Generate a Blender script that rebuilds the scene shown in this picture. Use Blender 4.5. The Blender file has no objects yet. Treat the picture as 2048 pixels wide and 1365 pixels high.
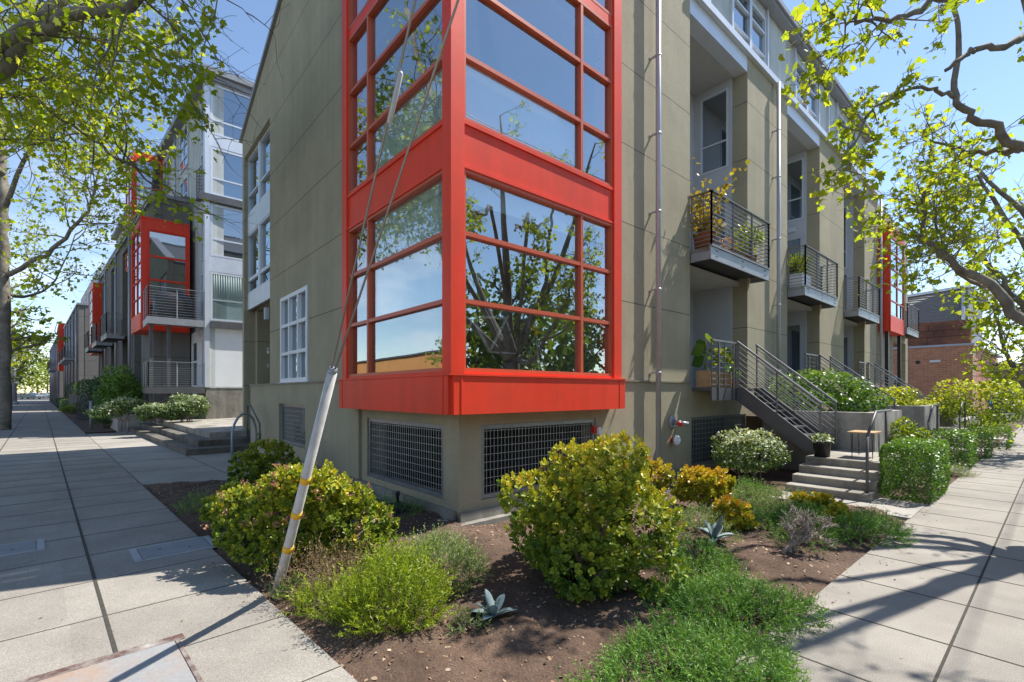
import bpy, math, random
import numpy as np
from mathutils import Vector, Matrix
sc = bpy.context.scene
COL = sc.collection
R = math.radians
rnd = random.Random(7)
# ------------------------------------------------------------------ camera, sky, sun, exposure
EYE = 1.65
FPX = 967.0          # focal length in pixels of the 2048 px wide photograph
HZ = 785.0           # pixel row of the horizon
cam_d = bpy.data.cameras.new('camera'); cam = bpy.data.objects.new('camera', cam_d); COL.objects.link(cam)
cam.location = (0, 0, EYE); cam.rotation_euler = (R(90), 0, 0)
cam_d.sensor_width = 36; cam_d.lens = 36*FPX/2048; cam_d.shift_y = (HZ-682.5)/2048
cam_d.clip_start = 0.05; cam_d.clip_end = 3000
sc.camera = cam
SUN_AZ, SUN_EL = 66.0, 57.0   # azimuth clockwise from +Y
w = bpy.data.worlds.new('World'); sc.world = w; w.use_nodes = True
nt = w.node_tree; nt.nodes.clear()
o_ = nt.nodes.new('ShaderNodeOutputWorld'); bg = nt.nodes.new('ShaderNodeBackground')
sky = nt.nodes.new('ShaderNodeTexSky'); sky.sky_type = 'NISHITA'; sky.sun_disc = False
sky.sun_elevation = R(SUN_EL); sky.sun_rotation = R(SUN_AZ)
sky.air_density = 1.0; sky.dust_density = 0.08; sky.ozone_density = 1.2
bg.inputs['Strength'].default_value = 0.135
# thin clouds low over the horizon
tc = nt.nodes.new('ShaderNodeTexCoord'); mp = nt.nodes.new('ShaderNodeMapping'); mp.inputs['Scale'].default_value = (1.0, 1.0, 2.6)
ns = nt.nodes.new('ShaderNodeTexNoise'); ns.inputs['Scale'].default_value = 2.6; ns.inputs['Detail'].default_value = 9; ns.inputs['Roughness'].default_value = 0.58
rp = nt.nodes.new('ShaderNodeValToRGB'); rp.color_ramp.elements[0].position = 0.50; rp.color_ramp.elements[1].position = 0.68
sx = nt.nodes.new('ShaderNodeSeparateXYZ')
fz = nt.nodes.new('ShaderNodeMapRange'); fz.inputs['From Min'].default_value = 0.08; fz.inputs['From Max'].default_value = 0.36
fz.inputs['To Min'].default_value = 1.0; fz.inputs['To Max'].default_value = 0.0
mu = nt.nodes.new('ShaderNodeMath'); mu.operation = 'MULTIPLY'
mx = nt.nodes.new('ShaderNodeMix'); mx.data_type = 'RGBA'
mx.inputs['B'].default_value = (7.2, 7.4, 7.8, 1)
L_ = nt.links.new
L_(tc.outputs['Generated'], mp.inputs['Vector']); L_(mp.outputs[0], ns.inputs['Vector']); L_(ns.outputs['Fac'], rp.inputs['Fac'])
L_(tc.outputs['Generated'], sx.inputs[0]); L_(sx.outputs['Z'], fz.inputs['Value'])
L_(rp.outputs['Color'], mu.inputs[0]); L_(fz.outputs[0], mu.inputs[1]); L_(mu.outputs[0], mx.inputs['Factor'])
L_(sky.outputs[0], mx.inputs['A']); L_(mx.outputs['Result'], bg.inputs['Color']); L_(bg.outputs[0], o_.inputs['Surface'])
sd = bpy.data.lights.new('sun', 'SUN'); so = bpy.data.objects.new('sun', sd); COL.objects.link(so)
sd.energy = 5.0; sd.angle = R(0.53); sd.color = (1.0, 0.955, 0.88)
sv = Vector((math.sin(R(SUN_AZ))*math.cos(R(SUN_EL)), math.cos(R(SUN_AZ))*math.cos(R(SUN_EL)), math.sin(R(SUN_EL))))
so.rotation_euler = sv.to_track_quat('Z', 'Y').to_euler(); so.location = sv*60
sc.view_settings.view_transform = 'Standard'; sc.view_settings.look = 'None'; sc.view_settings.gamma = 1.0
sc.view_settings.exposure = 0.72
sc.render.engine = 'CYCLES'
cy = sc.cycles; cy.max_bounces = 8; cy.diffuse_bounces = 3; cy.glossy_bounces = 3; cy.transmission_bounces = 4; cy.transparent_max_bounces = 12
cy.use_denoising = True

# ------------------------------------------------------------------ materials
MATS = {}
def srgb(r, g, b):
    f = lambda c: (c/255/12.92 if c/255 <= 0.04045 else ((c/255+0.055)/1.055)**2.4)
    return (f(r), f(g), f(b))
def pmat(name, col, rough=0.7, var=0.12, scale=3.0, fine=60.0, fvar=0.08, bump=0.0, bscale=80.0, metal=0.0, spec=0.5, coat=0.0, joints=None, streak=0.0, tint=None, slabs=None):
    m = bpy.data.materials.new(name); m.use_nodes = True; MATS[name] = m
    t = m.node_tree; N = t.nodes; L = t.links.new
    b = N['Principled BSDF']
    b.inputs['Roughness'].default_value = rough; b.inputs['Metallic'].default_value = metal
    b.inputs['Specular IOR Level'].default_value = spec; b.inputs['Coat Weight'].default_value = coat
    co = N.new('ShaderNodeTexCoord')
    n1 = N.new('ShaderNodeTexNoise'); n1.inputs['Scale'].default_value = scale; n1.inputs['Detail'].default_value = 6; n1.inputs['Roughness'].default_value = 0.62
    n2 = N.new('ShaderNodeTexNoise'); n2.inputs['Scale'].default_value = fine; n2.inputs['Detail'].default_value = 3
    L(co.outputs['Object'], n1.inputs['Vector']); L(co.outputs['Object'], n2.inputs['Vector'])
    m1 = N.new('ShaderNodeMapRange'); m1.inputs['From Min'].default_value = 0.3; m1.inputs['From Max'].default_value = 0.7
    m1.inputs['To Min'].default_value = 1-var; m1.inputs['To Max'].default_value = 1+var
    m2 = N.new('ShaderNodeMapRange'); m2.inputs['From Min'].default_value = 0.3; m2.inputs['From Max'].default_value = 0.7
    m2.inputs['To Min'].default_value = 1-fvar; m2.inputs['To Max'].default_value = 1+fvar
    L(n1.outputs['Fac'], m1.inputs['Value']); L(n2.outputs['Fac'], m2.inputs['Value'])
    k = N.new('ShaderNodeMath'); k.operation = 'MULTIPLY'; L(m1.outputs[0], k.inputs[0]); L(m2.outputs[0], k.inputs[1])
    last = k.outputs[0]
    if streak:
        mp = N.new('ShaderNodeMapping'); mp.inputs['Scale'].default_value = (2.2, 2.2, 0.12)
        n3 = N.new('ShaderNodeTexNoise'); n3.inputs['Scale'].default_value = 2.0; n3.inputs['Detail'].default_value = 5
        m3 = N.new('ShaderNodeMapRange'); m3.inputs['From Min'].default_value = 0.35; m3.inputs['From Max'].default_value = 0.65
        m3.inputs['To Min'].default_value = 1-streak; m3.inputs['To Max'].default_value = 1+streak*0.6
        L(co.outputs['Object'], mp.inputs['Vector']); L(mp.outputs[0], n3.inputs['Vector']); L(n3.outputs['Fac'], m3.inputs['Value'])
        k3 = N.new('ShaderNodeMath'); k3.operation = 'MULTIPLY'; L(last, k3.inputs[0]); L(m3.outputs[0], k3.inputs[1]); last = k3.outputs[0]
    if joints:
        z0, dz, hw, depth = joints
        ge = N.new('ShaderNodeNewGeometry'); sp = N.new('ShaderNodeSeparateXYZ'); L(ge.outputs['Position'], sp.inputs[0])
        a = N.new('ShaderNodeMath'); a.operation = 'SUBTRACT'; a.inputs[1].default_value = z0-dz/2; L(sp.outputs['Z'], a.inputs[0])
        c = N.new('ShaderNodeMath'); c.operation = 'MODULO'; c.inputs[1].default_value = dz; L(a.outputs[0], c.inputs[0])
        d = N.new('ShaderNodeMath'); d.operation = 'SUBTRACT'; d.inputs[1].default_value = dz/2; L(c.outputs[0], d.inputs[0])
        e = N.new('ShaderNodeMath'); e.operation = 'ABSOLUTE'; L(d.outputs[0], e.inputs[0])
        g = N.new('ShaderNodeMath'); g.operation = 'GREATER_THAN'; g.inputs[1].default_value = hw; L(e.outputs[0], g.inputs[0])
        h = N.new('ShaderNodeMapRange'); h.inputs['To Min'].default_value = 1-depth; h.inputs['To Max'].default_value = 1; L(g.outputs[0], h.inputs['Value'])
        k4 = N.new('ShaderNodeMath'); k4.operation = 'MULTIPLY'; L(last, k4.inputs[0]); L(h.outputs[0], k4.inputs[1]); last = k4.outputs[0]
    if slabs:
        vo = N.new('ShaderNodeTexVoronoi'); vo.inputs['Scale'].default_value = 2.3; L(co.outputs['Object'], vo.inputs['Vector'])
        nz = N.new('ShaderNodeTexNoise'); nz.inputs['Scale'].default_value = 30; L(co.outputs['Object'], nz.inputs['Vector'])
        sm = N.new('ShaderNodeMath'); sm.operation = 'MULTIPLY_ADD'; sm.inputs[1].default_value = -0.05; L(nz.outputs['Fac'], sm.inputs[0]); L(vo.outputs['Distance'], sm.inputs[2])
        mg = N.new('ShaderNodeMapRange'); mg.inputs['From Min'].default_value = 0.012; mg.inputs['From Max'].default_value = 0.03; mg.inputs['To Min'].default_value = 0.72; mg.inputs['To Max'].default_value = 1.0; L(sm.outputs[0], mg.inputs['Value'])
        kg = N.new('ShaderNodeMath'); kg.operation = 'MULTIPLY'; L(last, kg.inputs[0]); L(mg.outputs[0], kg.inputs[1]); last = kg.outputs[0]
        ox, oy, az, ds, dn, amt = slabs
        ge = N.new('ShaderNodeNewGeometry'); cb_ = N.new('ShaderNodeCombineXYZ')
        for ax, (ux, uy, st_) in zip('XY', ((math.sin(R(az)), math.cos(R(az)), ds), (-math.cos(R(az)), math.sin(R(az)), dn))):
            dt = N.new('ShaderNodeVectorMath'); dt.operation = 'DOT_PRODUCT'; dt.inputs[1].default_value = (ux/st_, uy/st_, 0); L(ge.outputs['Position'], dt.inputs[0])
            su = N.new('ShaderNodeMath'); su.operation = 'SUBTRACT'; su.inputs[1].default_value = (ox*ux+oy*uy)/st_; L(dt.outputs['Value'], su.inputs[0])
            fl_ = N.new('ShaderNodeMath'); fl_.operation = 'FLOOR'; L(su.outputs[0], fl_.inputs[0]); L(fl_.outputs[0], cb_.inputs[ax])
        wn = N.new('ShaderNodeTexWhiteNoise'); L(cb_.outputs[0], wn.inputs['Vector'])
        mr = N.new('ShaderNodeMapRange'); mr.inputs['To Min'].default_value = 1-amt; mr.inputs['To Max'].default_value = 1+amt; L(wn.outputs['Value'], mr.inputs['Value'])
        ks = N.new('ShaderNodeMath'); ks.operation = 'MULTIPLY'; L(last, ks.inputs[0]); L(mr.outputs[0], ks.inputs[1]); last = ks.outputs[0]
    vm = N.new('ShaderNodeVectorMath'); vm.operation = 'SCALE'; vm.inputs[0].default_value = col[:3]
    src = None
    if tint:
        tx = N.new('ShaderNodeMix'); tx.data_type = 'RGBA'; tx.inputs['A'].default_value = (*col, 1); tx.inputs['B'].default_value = (*tint, 1)
        nn = N.new('ShaderNodeTexNoise'); nn.inputs['Scale'].default_value = scale*0.55; nn.inputs['Detail'].default_value = 7; nn.inputs['Roughness'].default_value = 0.7
        mm = N.new('ShaderNodeMapRange'); mm.inputs['From Min'].default_value = 0.42; mm.inputs['From Max'].default_value = 0.66
        L(co.outputs['Object'], nn.inputs['Vector']); L(nn.outputs['Fac'], mm.inputs['Value']); L(mm.outputs[0], tx.inputs['Factor'])
        L(tx.outputs['Result'], vm.inputs[0])
    L(last, vm.inputs['Scale']); L(vm.outputs[0], b.inputs['Base Color'])
    if bump:
        nb = N.new('ShaderNodeTexNoise'); nb.inputs['Scale'].default_value = bscale; nb.inputs['Detail'].default_value = 4
        bu = N.new('ShaderNodeBump'); bu.inputs['Strength'].default_value = bump; bu.inputs['Distance'].default_value = 0.01
        L(co.outputs['Object'], nb.inputs['Vector']); L(nb.outputs['Fac'], bu.inputs['Height']); L(bu.outputs[0], b.inputs['Normal'])
    return m
def glass(name, refl, dark, see, tint=(0.75, 0.85, 0.9)):
    m = bpy.data.materials.new(name); m.use_nodes = True; MATS[name] = m
    t = m.node_tree; N = t.nodes; L = t.links.new; N.clear()
    o = N.new('ShaderNodeOutputMaterial'); g = N.new('ShaderNodeBsdfGlossy'); g.inputs['Roughness'].default_value = 0.004; g.inputs['Color'].default_value = (*tint, 1)
    co = N.new('ShaderNodeTexCoord'); nb = N.new('ShaderNodeTexNoise'); nb.inputs['Scale'].default_value = 0.9; nb.inputs['Detail'].default_value = 1
    bu = N.new('ShaderNodeBump'); bu.inputs['Strength'].default_value = 0.05; bu.inputs['Distance'].default_value = 0.05
    L(co.outputs['Object'], nb.inputs['Vector']); L(nb.outputs['Fac'], bu.inputs['Height']); L(bu.outputs[0], g.inputs['Normal'])
    if see:
        u = N.new('ShaderNodeBsdfTransparent'); u.inputs['Color'].default_value = (*dark, 1)
    else:
        u = N.new('ShaderNodeBsdfDiffuse'); u.inputs['Color'].default_value = (*dark, 1)
    lw = N.new('ShaderNodeFresnel'); lw.inputs['IOR'].default_value = 1.5
    ad = N.new('ShaderNodeMath'); ad.operation = 'ADD'; ad.use_clamp = True; ad.inputs[1].default_value = refl; L(lw.outputs[0], ad.inputs[0])
    x = N.new('ShaderNodeMixShader'); ge_ = N.new('ShaderNodeNewGeometry'); iv = N.new('ShaderNodeMath'); iv.operation = 'SUBTRACT'; iv.inputs[0].default_value = 1; L(ge_.outputs['Backfacing'], iv.inputs[1])
    ml = N.new('ShaderNodeMath'); ml.operation = 'MULTIPLY'; L(ad.outputs[0], ml.inputs[0]); L(iv.outputs[0], ml.inputs[1]); L(ml.outputs[0], x.inputs[0]); L(u.outputs[0], x.inputs[1]); L(g.outputs[0], x.inputs[2]); L(x.outputs[0], o.inputs['Surface'])
    return m
def leafmat(name, cols, transl=0.4, rough=0.45, spec=0.4, tcol=None):
    m = bpy.data.materials.new(name); m.use_nodes = True; MATS[name] = m
    t = m.node_tree; N = t.nodes; L = t.links.new
    b = N['Principled BSDF']; o = N['Material Output']
    b.inputs['Roughness'].default_value = rough; b.inputs['Specular IOR Level'].default_value = spec
    a = N.new('ShaderNodeAttribute'); a.attribute_name = 'var'
    r = N.new('ShaderNodeValToRGB'); r.color_ramp.interpolation = 'LINEAR'
    el = r.color_ramp.elements
    el[0].position = 0; el[0].color = (*cols[0], 1); el[1].position = 1; el[1].color = (*cols[-1], 1)
    for i, c in enumerate(cols[1:-1]):
        e = el.new((i+1)/(len(cols)-1)); e.color = (*c, 1)
    L(a.outputs['Fac'], r.inputs['Fac']); L(r.outputs['Color'], b.inputs['Base Color'])
    if transl:
        tr = N.new('ShaderNodeBsdfTranslucent'); mix = N.new('ShaderNodeMixShader'); mix.inputs[0].default_value = transl
        vm = N.new('ShaderNodeVectorMath'); vm.operation = 'MULTIPLY'; vm.inputs[1].default_value = tcol or (1.9, 1.75, 0.55)
        L(r.outputs['Color'], vm.inputs[0]); L(vm.outputs[0], tr.inputs['Color'])
        L(b.outputs[0], mix.inputs[1]); L(tr.outputs[0], mix.inputs[2]); L(mix.outputs[0], o.inputs['Surface'])
    return m
def brickmat(name, c1, c2, mortar, bw, rh, az, ms=0.012):
    m = pmat(name, c1, 0.85, bump=0.2)
    N = m.node_tree.nodes; L = m.node_tree.links.new; b = N['Principled BSDF']
    ge = N.new('ShaderNodeNewGeometry'); sp = N.new('ShaderNodeVectorMath'); sp.operation = 'DOT_PRODUCT'
    sp.inputs[1].default_value = (math.sin(R(az)), math.cos(R(az)), 0); L(ge.outputs['Position'], sp.inputs[0])
    sz = N.new('ShaderNodeSeparateXYZ'); L(ge.outputs['Position'], sz.inputs[0])
    cx = N.new('ShaderNodeCombineXYZ'); L(sp.outputs['Value'], cx.inputs['X']); L(sz.outputs['Z'], cx.inputs['Y'])
    br = N.new('ShaderNodeTexBrick'); br.inputs['Scale'].default_value = 1; br.inputs['Brick Width'].default_value = bw; br.inputs['Row Height'].default_value = rh
    br.inputs['Mortar Size'].default_value = ms; br.inputs['Color1'].default_value = (*c1, 1); br.inputs['Color2'].default_value = (*c2, 1); br.inputs['Mortar'].default_value = (*mortar, 1)
    L(cx.outputs[0], br.inputs['Vector'])
    vm = [n for n in N if n.type == 'VECT_MATH' and n.operation == 'SCALE'][0]
    L(br.outputs['Color'], vm.inputs[0])
    return m
OLIVE = pmat('olive_stucco', (0.365, 0.318, 0.215), 0.92, var=0.12, scale=0.9, fine=120, fvar=0.2, bump=0.6, bscale=75, joints=(1.857, 1.343, 0.008, 0.7), streak=0.05)
BASEC = pmat('concrete_base', (0.26, 0.245, 0.21), 0.9, var=0.2, scale=2.5, bump=0.3, tint=(0.13, 0.115, 0.09), streak=0.2)
REDP = pmat('red_painted_metal', (0.84, 0.058, 0.024), 0.45, var=0.06, scale=1.2, fine=20, fvar=0.02, spec=0.22, tint=(0.70, 0.068, 0.032), streak=0.08, bump=0.25, bscale=2.2)
REDW = pmat('red_window_frame', (0.55, 0.10, 0.04), 0.4, var=0.06, scale=2, fine=40, fvar=0.03)
ALU = pmat('pale_aluminium', (0.62, 0.65, 0.70), 0.42, var=0.06, scale=2, fine=30, fvar=0.03, metal=0.25)
WHITE = pmat('white_paint', (0.76, 0.77, 0.78), 0.5, var=0.04, scale=2, fvar=0.03)
PANEL = pmat('pale_cement_panel', (0.50, 0.52, 0.50), 0.8, var=0.10, scale=1.2, bump=0.1, streak=0.16)
GREYP = pmat('grey_panel', (0.46, 0.47, 0.50), 0.7, var=0.05, scale=1.5)
GREYD = pmat('dark_grey_stucco', (0.17, 0.16, 0.145), 0.92, var=0.1, scale=1.2, bump=0.3, joints=(1.857, 1.343, 0.012, 0.6))
STEEL = pmat('grey_painted_steel', (0.10, 0.10, 0.105), 0.5, var=0.12, scale=4, metal=0.2)
STEELL = pmat('pale_painted_steel', (0.33, 0.34, 0.36), 0.45, var=0.12, scale=4, metal=0.3)
RAIL = pmat('grey_railing_steel', (0.20, 0.20, 0.21), 0.45, var=0.1, scale=4, metal=0.25)
GALV = pmat('galvanised_steel', (0.27, 0.29, 0.31), 0.38, var=0.16, scale=9, fvar=0.12, metal=0.6)
WIRE = pmat('galvanised_wire', (0.40, 0.41, 0.42), 0.45, metal=0.4)
PIPE = pmat('grey_drainpipe', (0.42, 0.43, 0.47), 0.42, var=0.08, scale=3, metal=0.35)
BLACK = pmat('black_void', (0.012, 0.012, 0.012), 0.9)
BLACKP = pmat('black_plastic', (0.018, 0.018, 0.02), 0.45)
SIDEW = pmat('sidewalk_concrete_left', (0.295, 0.268, 0.23), 0.9, var=0.16, scale=1.3, fine=170, fvar=0.42, bump=0.5, bscale=260, tint=(0.255, 0.232, 0.20), slabs=(-6.84, 8.86, -44.3, 0.92, 1.15, 0.07))
SIDER = pmat('sidewalk_concrete_right', (0.295, 0.268, 0.23), 0.9, var=0.16, scale=1.3, fine=170, fvar=0.42, bump=0.5, bscale=260, tint=(0.255, 0.232, 0.20), slabs=(3.91+0.84*math.cos(R(48.7)), 5.197-0.84*math.sin(R(48.7)), 48.7, 0.88, 1.07, 0.08))
PLAZA = pmat('plaza_concrete', (0.33, 0.305, 0.27), 0.9, var=0.12, scale=0.9, fine=120, fvar=0.15, bump=0.2, tint=(0.26, 0.235, 0.20))
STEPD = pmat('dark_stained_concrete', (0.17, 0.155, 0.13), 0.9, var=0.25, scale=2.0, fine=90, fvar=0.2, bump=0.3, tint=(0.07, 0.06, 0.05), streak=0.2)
STEPC = pmat('weathered_concrete', (0.36, 0.335, 0.29), 0.9, var=0.22, scale=2.2, fine=90, fvar=0.15, bump=0.3, tint=(0.16, 0.145, 0.115), streak=0.12)
WALLC = pmat('stained_concrete_wall', (0.33, 0.315, 0.29), 0.9, var=0.2, scale=2.0, bump=0.25, tint=(0.20, 0.19, 0.17), streak=0.3)
JOINT = pmat('joint_grit', (0.05, 0.045, 0.035), 0.95, var=0.3, scale=20)
ASPH = pmat('asphalt', (0.055, 0.055, 0.056), 0.9, var=0.15, scale=1.5, fine=200, fvar=0.25)
SOIL = pmat('garden_soil', (0.078, 0.046, 0.029), 0.97, var=0.25, scale=2.2, fine=70, fvar=0.35, bump=0.9, bscale=60, tint=(0.13, 0.082, 0.055))
PLATE = pmat('rusty_steel_plate', (0.33, 0.33, 0.33), 0.6, var=0.15, scale=1.5, tint=(0.36, 0.21, 0.11), metal=0.2)
VAULT = pmat('cast_vault_lid', (0.24, 0.245, 0.25), 0.8, var=0.12, scale=5, bump=0.2)
BARK = pmat('plane_bark', (0.17, 0.14, 0.11), 0.9, var=0.3, scale=5, bump=0.6, bscale=25, tint=(0.27, 0.25, 0.20))
STEM = pmat('jade_stem', (0.26, 0.19, 0.13), 0.85, var=0.2, scale=12, bump=0.3)
TWIG = pmat('dry_twig', (0.22, 0.165, 0.12), 0.9, var=0.25, scale=15)
TERRA = pmat('terracotta', (0.42, 0.15, 0.07), 0.8, var=0.12, scale=8)
WOOD = pmat('raw_wood', (0.40, 0.25, 0.12), 0.75, var=0.2, scale=6)
GUARD = pmat('grey_pvc_guard', (0.52, 0.50, 0.48), 0.5, var=0.12, scale=6, fvar=0.06, tint=(0.40, 0.385, 0.365))
YELLOW = pmat('yellow_tape', (0.75, 0.42, 0.02), 0.5, var=0.12, scale=14)
CABLE = pmat('steel_cable', (0.36, 0.35, 0.35), 0.4, metal=0.7)
BLIND = pmat('roller_blind', (0.72, 0.74, 0.76), 0.85, var=0.03, scale=2)
CURT = pmat('sheer_curtain', (0.80, 0.82, 0.80), 0.9, var=0.08, scale=3)
ROOM = pmat('room_wall', (0.50, 0.48, 0.45), 0.9, var=0.05)
ROOF = pmat('metal_roof', (0.10, 0.10, 0.105), 0.55, var=0.1, metal=0.2)
FASC = pmat('grey_metal_fascia', (0.27, 0.275, 0.29), 0.5, var=0.08, metal=0.3)
FIRE = pmat('red_enamel', (0.5, 0.03, 0.02), 0.4)
RUST = pmat('rusty_panel', (0.28, 0.105, 0.055), 0.85, var=0.25, scale=1.0, tint=(0.12, 0.05, 0.032))
CORR = pmat('corrugated_grey', (0.20, 0.205, 0.215), 0.5, var=0.05, metal=0.3)
BLUEM = pmat('blue_metal_wall', (0.10, 0.17, 0.25), 0.6, var=0.08, scale=0.6)
TAN = pmat('tan_wall', (0.28, 0.23, 0.20), 0.85, var=0.1, scale=0.7)
ORANGE = pmat('orange_stucco', (0.60, 0.27, 0.08), 0.85, var=0.08, scale=0.6)
BRICK = brickmat('red_brick', (0.60, 0.23, 0.105), (0.47, 0.16, 0.075), (0.45, 0.36, 0.28), 0.42, 0.13, -40.5, 0.014)
GLASS = glass('bay_glass', 0.36, (0.88, 0.92, 0.92), True, (0.88, 0.96, 1.0))
GLASSD = glass('dark_glass', 0.34, (0.018, 0.022, 0.026), False, (0.80, 0.88, 0.95))
GLASSS = glass('screened_glass', 0.08, (0.03, 0.032, 0.034), False)
L_PLANE = leafmat('plane_leaf', [(0.15, 0.23, 0.022), (0.25, 0.33, 0.035), (0.40, 0.42, 0.07)], 0.58, 0.5, 0.18)
L_DARK = leafmat('dark_tree_leaf', [(0.063, 0.105, 0.020), (0.112, 0.168, 0.028), (0.196, 0.238, 0.042)], 0.4)
L_JADE = leafmat('jade_leaf', [(0.055, 0.125, 0.028), (0.19, 0.26, 0.03), (0.46, 0.45, 0.04), (0.56, 0.36, 0.05)], 0.15, 0.42, 0.35)
L_JADEY = leafmat('golden_jade_leaf', [(0.13, 0.19, 0.03), (0.32, 0.33, 0.03), (0.55, 0.43, 0.04), (0.50, 0.22, 0.03)], 0.15, 0.42, 0.35)
L_FLOW = leafmat('jade_flower', [(0.42, 0.17, 0.10), (0.36, 0.20, 0.12), (0.5, 0.3, 0.2)], 0.2)
L_LIME = leafmat('lime_foliage', [(0.115, 0.184, 0.014), (0.230, 0.310, 0.017), (0.368, 0.414, 0.034)], 0.3, 0.5)
L_BROWN = leafmat('dry_foliage', [(0.180, 0.120, 0.060), (0.240, 0.168, 0.102), (0.228, 0.240, 0.048)], 0.2, 0.7)
L_ROSE = leafmat('rosemary_foliage', [(0.06, 0.14, 0.03), (0.13, 0.27, 0.045), (0.24, 0.38, 0.07)], 0.2, 0.5)
L_SAGE = leafmat('grey_green_foliage', [(0.128, 0.188, 0.068), (0.210, 0.285, 0.105), (0.330, 0.390, 0.165)], 0.2, 0.6)
L_HEDGE = leafmat('hedge_leaf', [(0.056, 0.128, 0.022), (0.096, 0.200, 0.029), (0.192, 0.304, 0.048)], 0.25, 0.4, 0.4)
L_HEDGED = leafmat('dark_hedge_leaf', [(0.029, 0.065, 0.016), (0.052, 0.111, 0.021), (0.104, 0.169, 0.026)], 0.2, 0.3, 0.6)
L_VIBU = leafmat('pale_flowered_leaf', [(0.052, 0.098, 0.026), (0.104, 0.169, 0.046), (0.390, 0.442, 0.286), (0.715, 0.728, 0.585)], 0.2, 0.45, 0.35)
L_YG = leafmat('yellow_green_leaf', [(0.075, 0.138, 0.015), (0.200, 0.263, 0.019), (0.413, 0.438, 0.037)], 0.35, 0.4)
L_AGAVE = leafmat('agave_leaf', [(0.20, 0.27, 0.27), (0.25, 0.32, 0.31)], 0.0, 0.55)
L_AGY = leafmat('yellow_agave_leaf', [(0.20, 0.24, 0.05), (0.36, 0.34, 0.08)], 0.0, 0.5)
L_AUT = leafmat('golden_maple_leaf', [(0.26, 0.18, 0.03), (0.36, 0.27, 0.05), (0.30, 0.28, 0.04)], 0.35)
L_LIT = leafmat('litter', [(0.09, 0.05, 0.03), (0.24, 0.15, 0.085), (0.50, 0.38, 0.26)], 0.0, 0.9)

# ------------------------------------------------------------------ scene helpers
def wloc(o):
    v = Vector((0, 0, 0))
    while o: v += o.location; o = o.parent
    return v
def tag(o, label=None, cat=None, group=None, kind=None):
    if label: o['label'] = label
    if cat: o['category'] = cat
    if group: o['group'] = group
    if kind: o['kind'] = kind
    return o
def thing(name, label, cat, loc, group=None):
    o = bpy.data.objects.new(name, None); COL.objects.link(o); o.empty_display_size = 0.2
    o.location = loc
    return tag(o, label, cat, group)
class Frame:
    """s runs along a facade, n out of it towards the street, z up"""
    def __init__(f, x, y, az, side):
        f.o = (x, y); f.az = az; a = R(az); f.d = (math.sin(a), math.cos(a))
        f.n = (f.d[1], -f.d[0]) if side > 0 else (-f.d[1], f.d[0])
    def p(f, s, n, z): return (f.o[0]+s*f.d[0]+n*f.n[0], f.o[1]+s*f.d[1]+n*f.n[1], z)
    def v(f, s, n, z): return Vector(f.p(s, n, z))
    def sub(f, s, n): 
        g = Frame.__new__(Frame); q = f.p(s, n, 0); g.o = (q[0], q[1]); g.az = f.az; g.d = f.d; g.n = f.n; return g
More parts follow.
